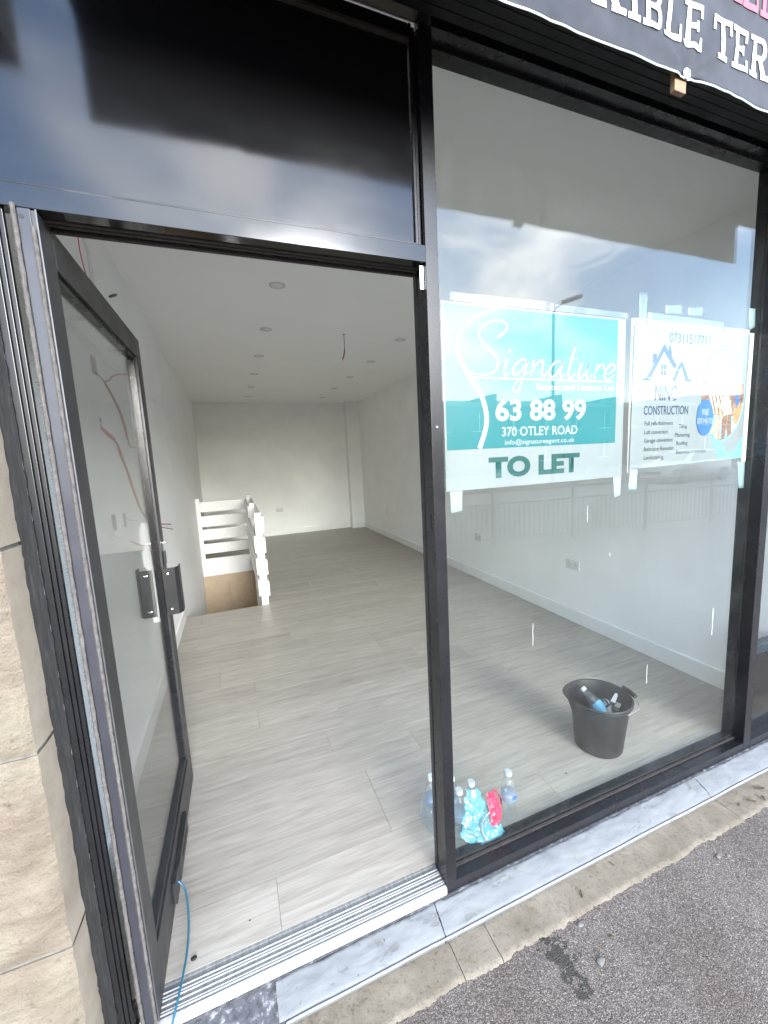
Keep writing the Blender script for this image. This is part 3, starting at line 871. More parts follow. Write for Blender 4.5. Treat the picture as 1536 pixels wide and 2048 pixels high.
slab_word([('F', 1.262, 1.332), ('R', 1.342, 1.424), ('E', 1.434, 1.502), ('E', 1.512, 1.58)], 2.716, 2.83, 'print_red')
# eyelet screw
sc1 = B().lathe([(.0001, 0), (.013, 0), (.0125, .002), (.005, .003), (.0045, .0055), (.0001, .006)], (0, 0, 0), 20).build('eyelet', 'gloss_white', bn)
sc1.matrix_basis = Matrix.Translation((1.227, BY + .003, 2.503)) @ Matrix.Rotation(R(90), 4, 'X')
sc2 = B().lathe([(.0001, 0), (.0035, 0), (.003, .003), (.0001, .003)], (0, 0, 0), 12).build('screw_head', 'box_metal', bn)
sc2.matrix_basis = Matrix.Translation((1.227, BY - .0025, 2.503)) @ Matrix.Rotation(R(90), 4, 'X')
o = box('timber_batten', 'timber', None, 1.192, -.276, 2.462, 1.236, -.2625, 3.08, .002)
tag(o, 'short brown timber batten end poking out below the screwed banner hem', 'batten')

# ================================================================ DOOR (hinged at the pier, swung inwards)
DX, DW, DH, DT = -.330, .945, 2.074, .043
door = bpy.data.objects.new('glazed_door', None); COL.objects.link(door); door.location = (DX, .0, .012)
tag(door, 'dark grey aluminium glazed door standing open into the empty shop', 'door')
LOCAL.add(door.name)
# local axes: x across thickness (0 = face towards the opening), y along the leaf, z up
def db(name, *a, mat='door_grey', bevel=.0012, parent=None):
    return box(name, mat, parent or door, *a, bevel=bevel)
st = db('hinge_stile', -DT, .003, 0, 0, .078, DH)
db('lock_stile', -DT, DW - .085, 0, 0, DW, DH)
db('lock_stile_bead', -DT + .008, DW - .10, .19, -.008, DW - .0851, DH - .095, mat='frame_black')
db('top_rail', -DT, .0781, DH - .085, 0, DW - .0851, DH)
db('top_bead', -DT + .008, .0781, DH - .10, -.008, DW - .1001, DH - .0851, mat='frame_black')
db('bottom_rail', -DT, .0781, 0, 0, DW - .0851, .155)
db('bottom_bead', -DT + .006, .0781, .1551, -.006, DW - .1001, .178)
B().box(-.025, .0785, .165, -.019, DW - .095, DH - .09).build('door_pane', 'glass_door', door)
box('edge_plate', 'alu_edge', door, -.0325, -.001, .0, -.0105, .0029, DH, .0006)
box('edge_corner', 'alu_bare', door, -.0022, -.0012, .0, .0008, .0028, DH, .0005)
# pile weather strips with loose bristles
for x0, x1, zt in ((-.0425, -.0335, DH + .006), (-.0115, -.0035, DH - .035)):
    bd = B()
    bd.grid(lambda u, w: Vector((x0 + (x1 - x0) * u + nz(u, 2, w * DH, 26) * .0013 + nz(u, 2, w * DH, 90) * .0008, -.004 - .0035 * math.sin(u * 3.14) - .001 * nz(u * 3, 0, w * DH, 120), w * zt)), 4, 420)
    p = bd.build('brush_strip', 'brush_grey', door, smooth=True)
    bd = B()
    for k in range(3600):
        z = random.uniform(0, zt); x = random.uniform(x0 - .0005, x1 + .0005); l = random.uniform(.003, .0075)
        sx = (x - (x0 + x1) / 2) / (x1 - x0) * 2
        d = Vector((sx * .75 + random.uniform(-.25, .25), -1 + abs(sx) * .55, random.uniform(-.3, .3))).normalized() * l
        b = Vector((x + nz(x, 2, z, 26) * .001, -.004, z)); t = Vector((random.uniform(-1, 1), 0, random.uniform(-1, 1))).normalized() * .0004
        v = [bd.bm.verts.new(q) for q in (b - t, b + t, b + d)]; bd.bm.faces.new(v)
    bd.build('bristles', 'brush_grey', p, kind='stuff')
hole = B().lathe([(.0001, 0), (.0045, 0), (.0045, .001), (.0001, .001)], (0, 0, 0), 14).build('screw_hole', 'rubber_black', door)
hole.matrix_basis = Matrix.Translation((-.026, -.0008, DH - .016)) @ Matrix.Rotation(R(90), 4, 'X')
# channel pull handles on both faces of the lock stile
def pull(x0, sgn):
    bd = B()
    z0, z1, y0, y1 = .885, 1.095, DW - .125, DW - .055
    poly = [(x0, y0), (x0 + sgn * .048, y0), (x0 + sgn * .062, y0 + .022), (x0 + sgn * .062, y1), (x0 + sgn * .058, y1), (x0 + sgn * .058, y0 + .024), (x0 + sgn * .046, y0 + .004), (x0, y0 + .004)]
    poly = poly if sgn < 0 else poly[::-1]
    bd.prism(poly, 'z', z0, z1)
    h = bd.build('pull_handle', 'black_plastic', door)
    for z in (z0 + .025, z1 - .025):
        B().lathe([(.0001, 0), (.006, 0), (.005, .004), (.0001, .005)], (0, 0, 0), 12).build('screw', 'chrome', h).matrix_basis = Matrix.Translation((x0 + sgn * .02, y0 - .0005, z)) @ Matrix.Rotation(R(90), 4, 'X')
    return h
pull(.0005, 1); pull(-DT - .0005, -1)
box('lock_cylinder', 'chrome', door, .0, DW - .05, 1.16, .012, DW - .03, 1.20, .002)
box('lock_bar', 'black_plastic', door, .0, DW - .048, 1.10, .009, DW - .034, 1.16, .001)
# foot bolt case on the bottom rail with its cover plate
fbz = B().prism([(.0005, .36), (.010, .36), (.016, .38), (.016, .60), (.010, .62), (.0005, .62)], 'z', .03, .095).build('bolt_case', 'door_grey', door, .001)
box('bolt_slot', 'rubber_black', fbz, .0162, .44, .055, .0168, .56, .072)
box('bolt_cover', 'door_grey', fbz, .0005, .30, .02, .012, .359, .10, .001)
door.rotation_euler = (0, 0, R(-.7))
# cable
o = B().tube([(-.314, .335, .085), (-.292, .318, .06), (-.277, .25, .035), (-.272, .16, .022), (-.279, .075, .02), (-.2935, -.005, .012), (-.312, -.06, -.03)], .0034, 8).build('cable', 'cable_teal', None, smooth=True)
tag(o, 'thin teal cable trailing from the bolt at the foot of the door', 'cable')

# ================================================================ THRESHOLD, SILL, EDGING
th = empty('threshold', (.1, .04, -.02), 'worn ribbed aluminium threshold strip across the doorway', 'threshold')
box('base_plate', 'groove_dirt', th, -.386, .012, -.03, .5812, .0885, -.0035)
for y0, wd in ((.0185, .0028), (.0255, .0024), (.0385, .0028), (.0525, .0024), (.0595, .0028), (.0705, .003)):
    box('rib', 'paint_line', th, -.3858, y0, -.0034, .5810, y0 + wd, .0008, .0006)
box('nosing', 'threshold_alu', th, -.386, -.0015, -.030, .5812, .0118, .0005, .0015)
box('back_strip', 'groove_dirt', th, -.386, .0886, -.02, .5812, .0975, -.001)
# dark joint under the threshold and frame
tag(box('joint_strip', 'bitumen', None, -.47, -.0055, -.075, 2.9, .0, -.0265), 'dark tarry joint line under the aluminium frame', 'joint')
def sill_piece(x0, x1, name, label):
    n = int((x1 - x0) / .012)
    bd = B()
    def f(u, w):
        x = x0 + (x1 - x0) * u
        e = -.004 + nz(x, 0, 0, 11) * .006 + nz(x, 3, 0, 45) * .005
        lip = nz(x, 9, 0, 3) * .002
        dx = (nz(w * 4, x0, 1, 3) * .004) if u in (0, 1) else 0
        if w <= .72:
            t = w / .72
            return Vector((x + dx, -.0045 + e * (1 - t) - t * .077 + t * lip, -.030 - .026 * t - .010 * t * t + nz(x, t * .5, 2, 14) * .003 + nz(x, t * .3, 5, 45) * .0012))
        t = (w - .72) / .28
        return Vector((x + dx, -.0815 + lip - .006 * math.sin(min(1, t * 1.6) * 1.57) + (.004 if t > .7 else 0), -.066 - t * .036 + nz(x, 0, 2, 14) * .003 * (1 - t)))
    bd.grid(f, n, 14)
    bd.grid(lambda u, w: Vector((x0 + (x1 - x0) * u, f(u, 0).y + w * (.03), f(u, 0).z - w * .03)), n, 1)
    return bd.build(name, 'sill_paint', parent=sill, smooth=True)
sill = empty('painted_sill', (1.1, -.04, -.1), 'pale blue-grey painted sloping sill below the shopfront', 'sill')
sill_piece(-.02, .5235, 'sill_length', ''); sill_piece(.5275, 1.9, 'sill_length', ''); sill_piece(1.9035, 3.4, 'sill_length', '')
# tar smeared over the bare end of the sill by the door
bd = B(); bd.grid(lambda u, w: Vector((-.46 + .47 * u + .03 * nz(0, 0, w, 4) * u, -.006 - .082 * w + .004 * nz(u * 6, w, 3, 3), -.0365 - .034 * w + .003 * nz(u * 9, w * 3, 1, 2))), 40, 10)
bd.build('tarred_end', 'bitumen', sill, smooth=True)
bd = B(); bd.grid(lambda u, w: Vector((-.46 + .47 * u, -.088 - .001 * w + .002 * nz(u * 9, 0, 4, 3), -.0705 - .034 * w)), 40, 2); bd.build('tarred_edge', 'bitumen', sill, smooth=True)
# drip bead along the lip
bd = B().tube([(-.0 + k * .05, -.0895 + nz(k * .05, 9, 0, 3) * .002, -.070 + nz(k, 0, 0, .4) * .002) for k in range(68)], .0032, 6, smooth=False); bd.build('lip_bead', 'paint_line', sill, smooth=True)
box('tar_bed', 'bitumen', sill, -.02, -.017, -.06, 3.4, -.0056, -.0395)
edg = tag(empty('kerb_edging', (1.1, -.14, PZ)), kind='structure')
xs = [-.62, .536, .674, 1.93, 3.4]
for a, b in zip(xs[:-1], xs[1:]):
    n = int((b - a) / .005)
    bd = B()
    def f(u, w):
        x = a + .0012 + (b - a - .0024) * u
        e = nz(x, 0, 0, 7) * .012 + nz(x, 5, 0, 31) * .008 + nz(x, 5, 7, 95) * .006
        y = -.083 - w * (.113 - e)
        z = PZ + .006 + nz(x, y, 0, 24) * .0018 + nz(x, y, 3, 70) * .0008 - (.0055 if w > .99 else 0)
        return Vector((x, y, z))
    bd.grid(f, n, 12)
    bd.build('edging_slab', 'concrete', edg, smooth='auto')
box('edging_bed', 'bitumen', edg, -.62, -.17, PZ - .05, 3.4, .0, PZ + .0025)
# leaves, chips and pebbles lying about
def leaf(x, y, a, L, i):
    bd = B()
    def f(u, w):
        t = (u - .5) * L; h = (.22 + .08 * (i % 3)) * L * math.sin(3.1416 * u) * (w - .5) * (1 + .4 * nz(u * 5, i, w, 2)); c, s_ = math.cos(a), math.sin(a)
        return Vector((x + t * c - h * s_, y + t * s_ + h * c, PZ + .008 + .004 * abs(w - .5) * (1 + i % 2) + .002 * math.sin(u * 5 + i)))
    bd.grid(f, 8, 3)
    return bd.build('dry_leaf', 'leaf_dry', None, smooth=True, thick=.0005)
lv = [(1.994, -.143, .4, .032, 'curled brown dry leaf on the concrete edging below the window with the bucket'), (2.068, -.154, -.6, .036, 'long twisted dry leaf on the edging below the second post'),
      (2.182, -.126, -.5, .045, 'largest dry leaf lying against the sill past the second post'), (1.057, -.148, 1.1, .028, 'shrivelled leaf on the concrete edging near the damp spill'),
      (1.253, -.11, 2.0, .024, 'small dark leaf fragment tight under the painted sill edge'), (2.13, -.165, .9, .03, 'brown leaf scrap where the edging meets the asphalt')]
for i, (x, y, a, L, lab) in enumerate(lv): tag(leaf(x, y, a, L, i), lab, 'leaf')
def pebble(x, y, r, lab, mat='debris_grey', z=PZ, i=0):
    bd = B(); bmesh.ops.create_icosphere(bd.bm, subdivisions=2, radius=r)
    for v in bd.bm.verts: v.co = Vector((v.co.x * (1.3 + .3 * nz(i, 1, 0, 3)), v.co.y, v.co.z * .5)) * (1 + .3 * noise.noise(v.co / r + Vector((i, i, 0)))); v.co += Vector((x, y, z + r * .35))
    o = bd.build('pebble', mat, None, smooth=True); tag(o, lab, 'pebble'); return o
pebble(.959, -.317, .011, 'pale flat pebble on the asphalt beside the damp spill', i=1)
pebble(1.046, -.28, .0055, 'tiny dark stone chip on the asphalt beyond the damp spill', 'leaf_dry', i=2)
pebble(1.661, -.25, .008, 'grey chip on the asphalt near the ragged edging', i=3)
pebble(1.70, -.262, .006, 'smaller grey chip next to another on the asphalt', i=4)
pebble(.98, -.215, .009, 'pale mortar crumb at the edge of the asphalt', 'debris_grey', i=5)
pebble(-.254, .129, .007, 'dark crumb on the vinyl floor just inside the door', 'rubber_black', 0, 6)
pebble(-.084, .172, .0025, 'tiny dark speck on the vinyl floor inside the threshold', 'rubber_black', 0, 7)
pebble(1.357, .224, .0035, 'dark speck on the vinyl floor between bottle and bucket', 'rubber_black', 0, 8)

# ================================================================ SIGNS BEHIND THE GLASS
YS = .0605
def board(root, x0, z0, x1, z1, tilt=0):
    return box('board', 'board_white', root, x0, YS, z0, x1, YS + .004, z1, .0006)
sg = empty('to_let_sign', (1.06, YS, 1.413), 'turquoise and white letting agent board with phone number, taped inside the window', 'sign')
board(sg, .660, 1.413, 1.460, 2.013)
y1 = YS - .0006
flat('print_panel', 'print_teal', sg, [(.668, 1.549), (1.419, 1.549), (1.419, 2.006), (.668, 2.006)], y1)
y2 = y1 - .0006
swp = [(.873, 2.006), (.797, 1.979), (.745, 1.942), (.722, 1.913), (.7165, 1.887), (.721, 1.855), (.739, 1.814), (.764, 1.779), (.802, 1.728), (.822, 1.663), (.817, 1.612), (.792, 1.550)]
ribbon(swp, lambda t: .007 + .0115 * math.sin(min(1, t * 1.25) * 1.57), y2).build('swoosh', 'print_white', sg)
bs = [(.871, 1.913), (.902, 1.935), (.909, 1.954), (.896, 1.965), (.866, 1.967), (.831, 1.956), (.806, 1.938), (.798, 1.919), (.807, 1.901), (.835, 1.877), (.864, 1.852), (.872, 1.833), (.864, 1.811), (.843, 1.798), (.81, 1.792), (.773, 1.796), (.753, 1.805)]
bd = ribbon(bs, lambda t: .0055 + .0045 * math.sin(min(1, max(0, (t - .35) / .5)) * 3.14) + .007 * max(0, 1 - t * 9), y2)
ribbon([(.909, 1.847), (.899, 1.818), (.896, 1.797), (.905, 1.792), (.922, 1.805)], lambda t: .011 - .007 * t, y2, bd)
ribbon([(.998, 1.840), (.974, 1.846), (.948, 1.832), (.933, 1.810), (.938, 1.795), (.956, 1.800), (.977, 1.822), (.995, 1.842)], lambda t: .0045 + .005 * math.sin(t * 3.14), y2, bd)
ribbon([(.996, 1.843), (.980, 1.800), (.957, 1.746), (.941, 1.738), (.933, 1.752), (.957, 1.780), (1.006, 1.806)], lambda t: .0095 - .006 * t, y2, bd)
ribbon([(1.022, 1.846), (1.016, 1.820), (1.011, 1.792)], .0085, y2, bd); ribbon([(1.012, 1.798), (1.027, 1.826), (1.047, 1.843), (1.061, 1.843), (1.061, 1.826), (1.055, 1.804), (1.062, 1.791), (1.084, 1.810)], lambda t: .004 + .006 * math.sin(t * 3.14), y2, bd)
ribbon([(1.148, 1.843), (1.121, 1.845), (1.097, 1.825), (1.089, 1.803), (1.100, 1.790), (1.121, 1.801), (1.141, 1.828), (1.152, 1.847)], lambda t: .0045 + .005 * math.sin(t * 3.14), y2, bd); ribbon([(1.153, 1.847), (1.140, 1.810), (1.144, 1.790), (1.165, 1.804)], lambda t: .009 - .005 * t, y2, bd)
ribbon([(1.209, 1.897), (1.193, 1.857), (1.178, 1.812), (1.180, 1.792), (1.194, 1.792), (1.212, 1.806)], lambda t: .010 - .005 * t, y2, bd); ribbon([(1.178, 1.855), (1.221, 1.857)], .0045, y2 - .0001, bd, smooth=False)
ribbon([(1.241, 1.844), (1.228, 1.811), (1.226, 1.794), (1.238, 1.790), (1.262, 1.813), (1.277, 1.844)], lambda t: .010 - .005 * t, y2, bd); ribbon([(1.277, 1.844), (1.266, 1.807), (1.272, 1.788), (1.294, 1.803)], lambda t: .009 - .005 * t, y2, bd)
ribbon([(1.320, 1.844), (1.311, 1.815), (1.303, 1.789)], .0085, y2, bd); ribbon([(1.304, 1.795), (1.319, 1.824), (1.338, 1.842), (1.350, 1.838), (1.348, 1.825)], lambda t: .004 + .005 * t, y2, bd)
ribbon([(1.358, 1.808), (1.387, 1.814), (1.406, 1.830), (1.402, 1.843), (1.382, 1.841), (1.360, 1.820), (1.355, 1.797), (1.373, 1.787), (1.405, 1.806)], lambda t: .004 + .0055 * math.sin(t * 3.14), y2, bd)
bd.prism(ellipse(.919, 1.872, .0055, .0055, 18), 'y', y2, y2 + .0005)
bd.build('script_lettering', 'print_white', sg)
flat('rule', 'print_white', sg, [(.769, 1.7795), (1.402, 1.7775), (1.402, 1.7825), (.769, 1.7850)], y2 + .00005)
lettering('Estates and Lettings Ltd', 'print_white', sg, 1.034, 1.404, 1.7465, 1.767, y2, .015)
lettering('63 88 99', 'print_white', sg, .858, 1.265, 1.640, 1.713, y2, .035)
lettering('370 OTLEY ROAD', 'print_white', sg, .884, 1.224, 1.588, 1.620, y2, .022)
lettering('info@signatureagent.co.uk', 'print_white', sg, .896, 1.211, 1.559, 1.5755, y2, .016)
lettering('TO LET', 'print_green', sg, .828, 1.238, 1.446, 1.518, y1, .05)

nb = empty('builder_sign', (1.87, YS, 1.44), 'white building firm board with blue house logo and round photo, taped inside the window', 'sign')
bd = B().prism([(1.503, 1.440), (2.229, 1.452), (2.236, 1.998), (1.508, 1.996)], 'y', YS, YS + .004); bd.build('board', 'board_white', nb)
lettering('07311517711', 'print_grey', nb, 1.706, 1.959, 1.941, 1.978, y1, .004)
hs = B()
for poly in ([(1.545, 1.789), (1.583, 1.800), (1.617, 1.789)], [(1.583, 1.800), (1.607, 1.800), (1.690, 1.923), (1.678, 1.932)], [(1.678, 1.932), (1.666, 1.916), (1.742, 1.838), (1.758, 1.850)],
             [(1.615, 1.852), (1.636, 1.872), (1.636, 1.893), (1.615, 1.893)], [(1.733, 1.790), (1.750, 1.790), (1.770, 1.826), (1.758, 1.836)], [(1.760, 1.842), (1.786, 1.868), (1.792, 1.858), (1.770, 1.832)],
             [(1.782, 1.863), (1.792, 1.863), (1.838, 1.790), (1.812, 1.797)], [(1.812, 1.797), (1.838, 1.8005), (1.856, 1.789), (1.818, 1.789)],
             [(1.704, 1.922), (1.710, 1.928), (1.720, 1.908), (1.722, 1.886), (1.714, 1.892), (1.706, 1.908)]):
    hs.prism(poly if sum(poly[i][0] * poly[(i + 1) % len(poly)][1] - poly[(i + 1) % len(poly)][0] * poly[i][1] for i in range(len(poly))) > 0 else poly[::-1], 'y', y1 - .00002 * len(hs.bm.faces), y1 + .0005)
for i in range(2):
    for j in range(2):
        x, z = 1.664 + i * .0165, 1.812 + j * .0225; hs.prism([(x, z), (x + .0125, z), (x + .0125, z + .018), (x, z + .018)], 'y', y1, y1 + .0005)
hs.build('house_logo', 'print_navy', nb)
lettering('NINO', 'print_navy', nb, 1.633, 1.770, 1.711, 1.772, y1, .014); lettering('CONSTRUCTION', 'print_navy', nb, 1.572, 1.839, 1.654, 1.690, y1, .016)
for t, a, b, z in (('Full refurbishment', 1.58, 1.749, 1.612), ('Loft conversion', 1.58, 1.72, 1.577), ('Garage conversion', 1.58, 1.75, 1.543), ('Bathroom Remodet', 1.581, 1.758, 1.508), ('Landscaping', 1.582, 1.698, 1.474),
                   ('Tiling', 1.786, 1.837, 1.597), ('Plastering', 1.765, 1.858, 1.561), ('Roofing', 1.775, 1.846, 1.526), ('Basement conversion', 1.776, 1.969, 1.490)):
    lettering(t, 'print_ink', nb, a, b, z, z + .0165, y1, .006)
# photo oval: timber frame and a roofer in a pale shirt
ocx, ocz, orx, orz = 2.066, 1.741, .154, .209
flat('swirl', 'print_pale_blue', nb, [(1.994, 1.556), (2.028, 1.505), (2.062, 1.4545), (2.2285, 1.4545), (2.2305, 1.556), (2.205, 1.528), (2.165, 1.486), (2.140, 1.478), (2.118, 1.482), (2.095, 1.502), (2.072, 1.530), (2.03, 1.56)][::-1][::-1], y1)
flat('photo_border', 'print_pale_blue', nb, ellipse(ocx, ocz, orx, orz, 56), y1 - .0001)
def clip(poly, n=56):
    """keep a polygon inside the photo oval"""
    out = []
    for (x, z) in poly:
        u, w = (x - ocx) / (orx - .006), (z - ocz) / (orz - .007); l = math.hypot(u, w)
        if l > 1: x, z = ocx + u / l * (orx - .006), ocz + w / l * (orz - .007)
        out.append((x, z))
    return out
flat('photo_sky', 'print_sky', nb, ellipse(ocx, ocz, orx - .006, orz - .007, 56), y1 - .0003)
lo = [(x, z) for x, z in ellipse(ocx, ocz, orx - .006, orz - .007, 80) if z < 1.80]
flat('photo_ground', 'print_brown', nb, sorted(lo, key=lambda p: math.atan2(p[1] - 1.66, p[0] - ocx)), y1 - .0005)
k_ = 0
def pr(mat, poly, name='photo_shape'):
    global k_
    k_ += 1
    poly = clip(poly)
    if sum(poly[i][0] * poly[(i + 1) % len(poly)][1] - poly[(i + 1) % len(poly)][0] * poly[i][1] for i in range(len(poly))) < 0: poly = poly[::-1]
    return flat(name, mat, nb, poly, y1 - .0007 - .00002 * k_)
for k in range(6):
    x = 1.938 + k * .025; pr('print_cream', [(x, 1.826 - k * .004), (x + .011, 1.824 - k * .004), (x + .075, 1.655), (x + .062, 1.655)], 'photo_beam')
pr('print_cream', [(1.935, 1.834), (1.94, 1.844), (2.10, 1.812), (2.10, 1.802)], 'photo_beam'); pr('print_cream', [(1.975, 1.900), (1.98, 1.91), (2.06, 1.866), (2.055, 1.858)], 'photo_beam')
pr('print_sky', [(1.95, 1.62), (2.0, 1.65), (2.22, 1.62), (2.2, 1.58), (2.1, 1.54), (2.03, 1.545), (1.96, 1.58)], 'photo_shape')
for x in (2.020, 2.045, 2.115, 2.150, 2.178, 2.200): pr('print_orange' if int(x * 1000) % 2 else 'print_tan', [(x, 1.545), (x + .014, 1.545), (x + .010, 1.70), (x - .001, 1.70)], 'photo_beam')
pr('print_orange', [(2.14, 1.64), (2.175, 1.69), (2.21, 1.69), (2.205, 1.60), (2.16, 1.60)])
pr('print_brown', [(2.065, 1.641), (2.131, 1.652), (2.141, 1.551), (2.112, 1.545), (2.10, 1.60), (2.092, 1.541), (2.068, 1.541)], 'photo_shape')
pr('print_shirt', [(2.073, 1.726), (2.098, 1.733), (2.12, 1.709), (2.126, 1.655), (2.078, 1.646), (2.070, 1.679), (2.048, 1.672), (2.026, 1.694), (2.030, 1.703), (2.052, 1.690)], 'photo_shape')
pr('print_skin', ellipse(2.079, 1.742, .010, .014, 14), 'photo_shape'); pr('print_white', ellipse(2.081, 1.757, .016, .009, 14), 'photo_shape')
pr('print_blue', [(2.15, 1.74), (2.175, 1.735), (2.18, 1.69), (2.155, 1.69)]); pr('print_skin', [(2.13, 1.69), (2.155, 1.70), (2.157, 1.68), (2.132, 1.672)])
pr('print_tan', [(1.986, 1.574), (2.016, 1.609), (2.065, 1.635), (2.062, 1.618), (1.996, 1.566)], 'photo_beam'); pr('print_tan', [(2.035, 1.69), (2.045, 1.695), (2.072, 1.635), (2.060, 1.63)], 'photo_beam')
flat('badge', 'print_blue', nb, ellipse(1.950, 1.639, .055, .077, 40), y1 - .0020)
lettering('FREE', 'print_white', nb, 1.926, 1.972, 1.650, 1.675, y1 - .0024, .02); lettering('ESTIMATES', 'print_white', nb, 1.900, 2.002, 1.613, 1.636, y1 - .0024, .02)
box('edge_rail', 'gloss_white', nb, 2.240, .066, 1.432, 2.272, .072, 2.010, .0015)
box('back_rail', 'wire_grey', nb, 1.495, YS + .0045, 1.425, 1.5075, .066, 2.020, .001)
box('back_rail', 'wire_grey', nb, 1.508, YS + .0045, 1.998, 2.236, .0645, 2.022, .001)

def tape(poly, lab, mat='tape_milky', y=.0572, n=6):
    (ax, az), (bx, bz), (cx, cz), (dx, dz) = poly
    bd = B(); sd_ = ax * 13 + az * 7
    bd.grid(lambda u, w: Vector(((ax * (1 - u) + bx * u) * (1 - w) + (dx * (1 - u) + cx * u) * w + .002 * nz(u, w, sd_, 4) * w, y + .0006 * abs(nz(u * 2, w * 2, sd_, 5)), (az * (1 - u) + bz * u) * (1 - w) + (dz * (1 - u) + cz * u) * w + .002 * nz(u, w + 3, sd_, 4))), n, n)
    return tag(bd.build('adhesive_tape', mat, None, smooth=True, thick=.00015), lab, 'tape')
tape([(.672, 1.4125), (.720, 1.4125), (.718, 1.344), (.674, 1.341)], 'milky tape tab under the lower corner of the letting board by the post')
tape([(1.411, 1.4125), (1.454, 1.4125), (1.451, 1.337), (1.420, 1.331)], 'milky tape tab under the letting board corner next to the builder sign')
tape([(1.503, 1.438), (1.546, 1.438), (1.542, 1.355), (1.496, 1.359)], 'milky tape tab under the builder sign corner next to the letting board')
tape([(.690, 2.041), (1.08, 2.043), (1.08, 2.014), (.690, 2.014)], 'crumpled clear tape strip along the first half of letting board top', 'tape_clear', n=14)
tape([(1.082, 2.039), (1.470, 2.034), (1.471, 2.014), (1.082, 2.014)], 'crumpled clear tape strip along the second half of letting board top', 'tape_clear', n=14)
tape([(1.523, 2.116), (1.568, 2.115), (1.562, 2.000), (1.528, 2.000)], 'upright clear tape strip standing above the builder sign', 'tape_clear', n=8)
tape([(1.668, 2.078), (1.769, 2.088), (1.771, 2.053), (1.669, 2.047)], 'clear tape square above the phone number on the builder sign', 'tape_clear')
tape([(1.802, 2.080), (1.898, 2.090), (1.901, 2.056), (1.806, 2.050)], 'clear tape square above the builder sign, second along', 'tape_clear')
tape([(1.57, 2.046), (2.05, 2.040), (2.05, 2.000), (1.57, 2.000)], 'long clear tape strip along the top of the builder sign', 'tape_clear', y=.0576, n=16)
tape([(2.236, 2.116), (2.281, 2.118), (2.286, 2.040), (2.246, 2.024)], 'milky tape hanging over the top of the white edge rail at second post', y=.073)
tape([(2.226, 1.436), (2.283, 1.436), (2.286, 1.306), (2.246, 1.308)], 'long milky tape tab below the white edge rail at second post', y=.073)
# paint runs on the glass
def run(x, z0, z1, w, lab):
    bd = B(); n = 16
    bd.grid(lambda u, t: Vector((x + (u - .5) * w * (.5 + .8 * abs(nz(t * 9, x, 1, 1.3))) + .0015 * nz(t * 4, x, 0, 1), .0483 - .0006 * math.sin(u * 3.14), z1 + (z0 - z1) * t)), 2, n)
    tag(bd.build('paint_run', 'paint_line', None, smooth=True), lab, 'paint run')
run(2.07, .62, .755, .006, 'white paint run on the glass close to the second post')
run(1.635, .485, .575, .004, 'thin white paint run on the glass above the bucket grip')
run(1.007, .80, .89, .003, 'faint white drip on the glass over the skirting near the middle')
run(1.27, 1.25, 1.315, .0025, 'short white drip on the glass just under the letting board')
run(1.394, 1.098, 1.112, .004, 'small white paint blob on the glass in the clear middle area')

# ================================================================ INSIDE THE SHOP
# downlights in two rows
dl = empty('downlight', (.43, 1.974, ZC)); LOCAL.add(dl.name)
B().lathe([(.036, -.0005), (.046, -.0035), (.052, -.0045), (.057, -.003), (.058, .001)], seg=32).build('bezel', 'downlight_white', dl, smooth=True)
B().lathe([(.0001, -.002), (.036, -.002), (.036, .0005), (.0001, .0005)], seg=28).build('lens', 'lens_white', dl)
G = 'ceiling downlights'
ordn = ['first', 'second', 'third', 'fourth', 'fifth', 'sixth']
spots = [(.43, 1.974 + .985 * k, 'row over the stairs side', k) for k in range(6)] + [(1.835, 2.05 + .975 * k, 'row over the long wall side', k) for k in range(6)]
for i, (x, y, r, k) in enumerate(spots):
    o = dl if i == 0 else copy_tree(dl)
    LOCAL.add(o.name)
    o.location = (x, y, ZC); o.rotation_euler = (0, 0, k)
    tag(o, f'round white unlit downlight, {ordn[k]} from the street in the {r}', 'downlight', G)
# loose wires
w = empty('ceiling_wire', (1.19, 2.97, ZC), 'bare brown and grey wires dangling from a hole in the ceiling', 'wire')
B().tube([(1.19, 2.97, ZC + .01), (1.19, 2.968, ZC - .07), (1.184, 2.96, ZC - .15)], .004, 6).build('grey_sheath', 'wire_grey', w, smooth=True)
B().tube([(1.186, 2.962, ZC - .13), (1.180, 2.955, ZC - .19), (1.155, 2.95, ZC - .255)], .0045, 6).build('brown_core', 'wire_brown', w, smooth=True)
B().tube([(1.184, 2.960, ZC - .14), (1.168, 2.952, ZC - .21), (1.150, 2.945, ZC - .24)], .003, 6).build('red_core', 'wire_red', w, smooth=True)
B().lathe([(.0001, -.001), (.014, -.001), (.014, .002), (.0001, .002)], (1.19, 2.97, ZC), 16).build('hole', 'rubber_black', w)
# sockets
def socket(loc, rz, lab, double=True):
    e = empty('wall_socket', loc, lab, 'socket', 'wall sockets'); LOCAL.add(e.name); hw = .073 if double else .043
    box('face_plate', 'socket_white', e, -hw, -.009, -.043, hw, .001, .043, .003)
    for s_ in ((-1, 1) if double else (0,)):
        for dx, dz in ((0, .010), (-.011, -.010), (.011, -.010)):
            box('pin_hole', 'rubber_black', e, s_ * .036 + dx - (.002 if dz > 0 else .0035), -.0097, dz - (.005 if dz > 0 else .002), s_ * .036 + dx + (.002 if dz > 0 else .0035), -.0088, dz + (.004 if dz > 0 else .002))
        box('switch', 'gloss_white', e, s_ * .012 - .005 if double else .018, -.012, .018, s_ * .012 + .005 if double else .028, -.0089, .032, .001)
    e.rotation_euler = (0, 0, rz)
socket((XR, 1.532, .519), R(-90), 'white double socket low on the long wall, closest to the shop window')
socket((XR, 2.983, .522), R(-90), 'white double socket low on the long wall, second from the shop window')
socket((XR, 6.033, .51), R(-90), 'white socket low on the long wall near the corner pillar', False)
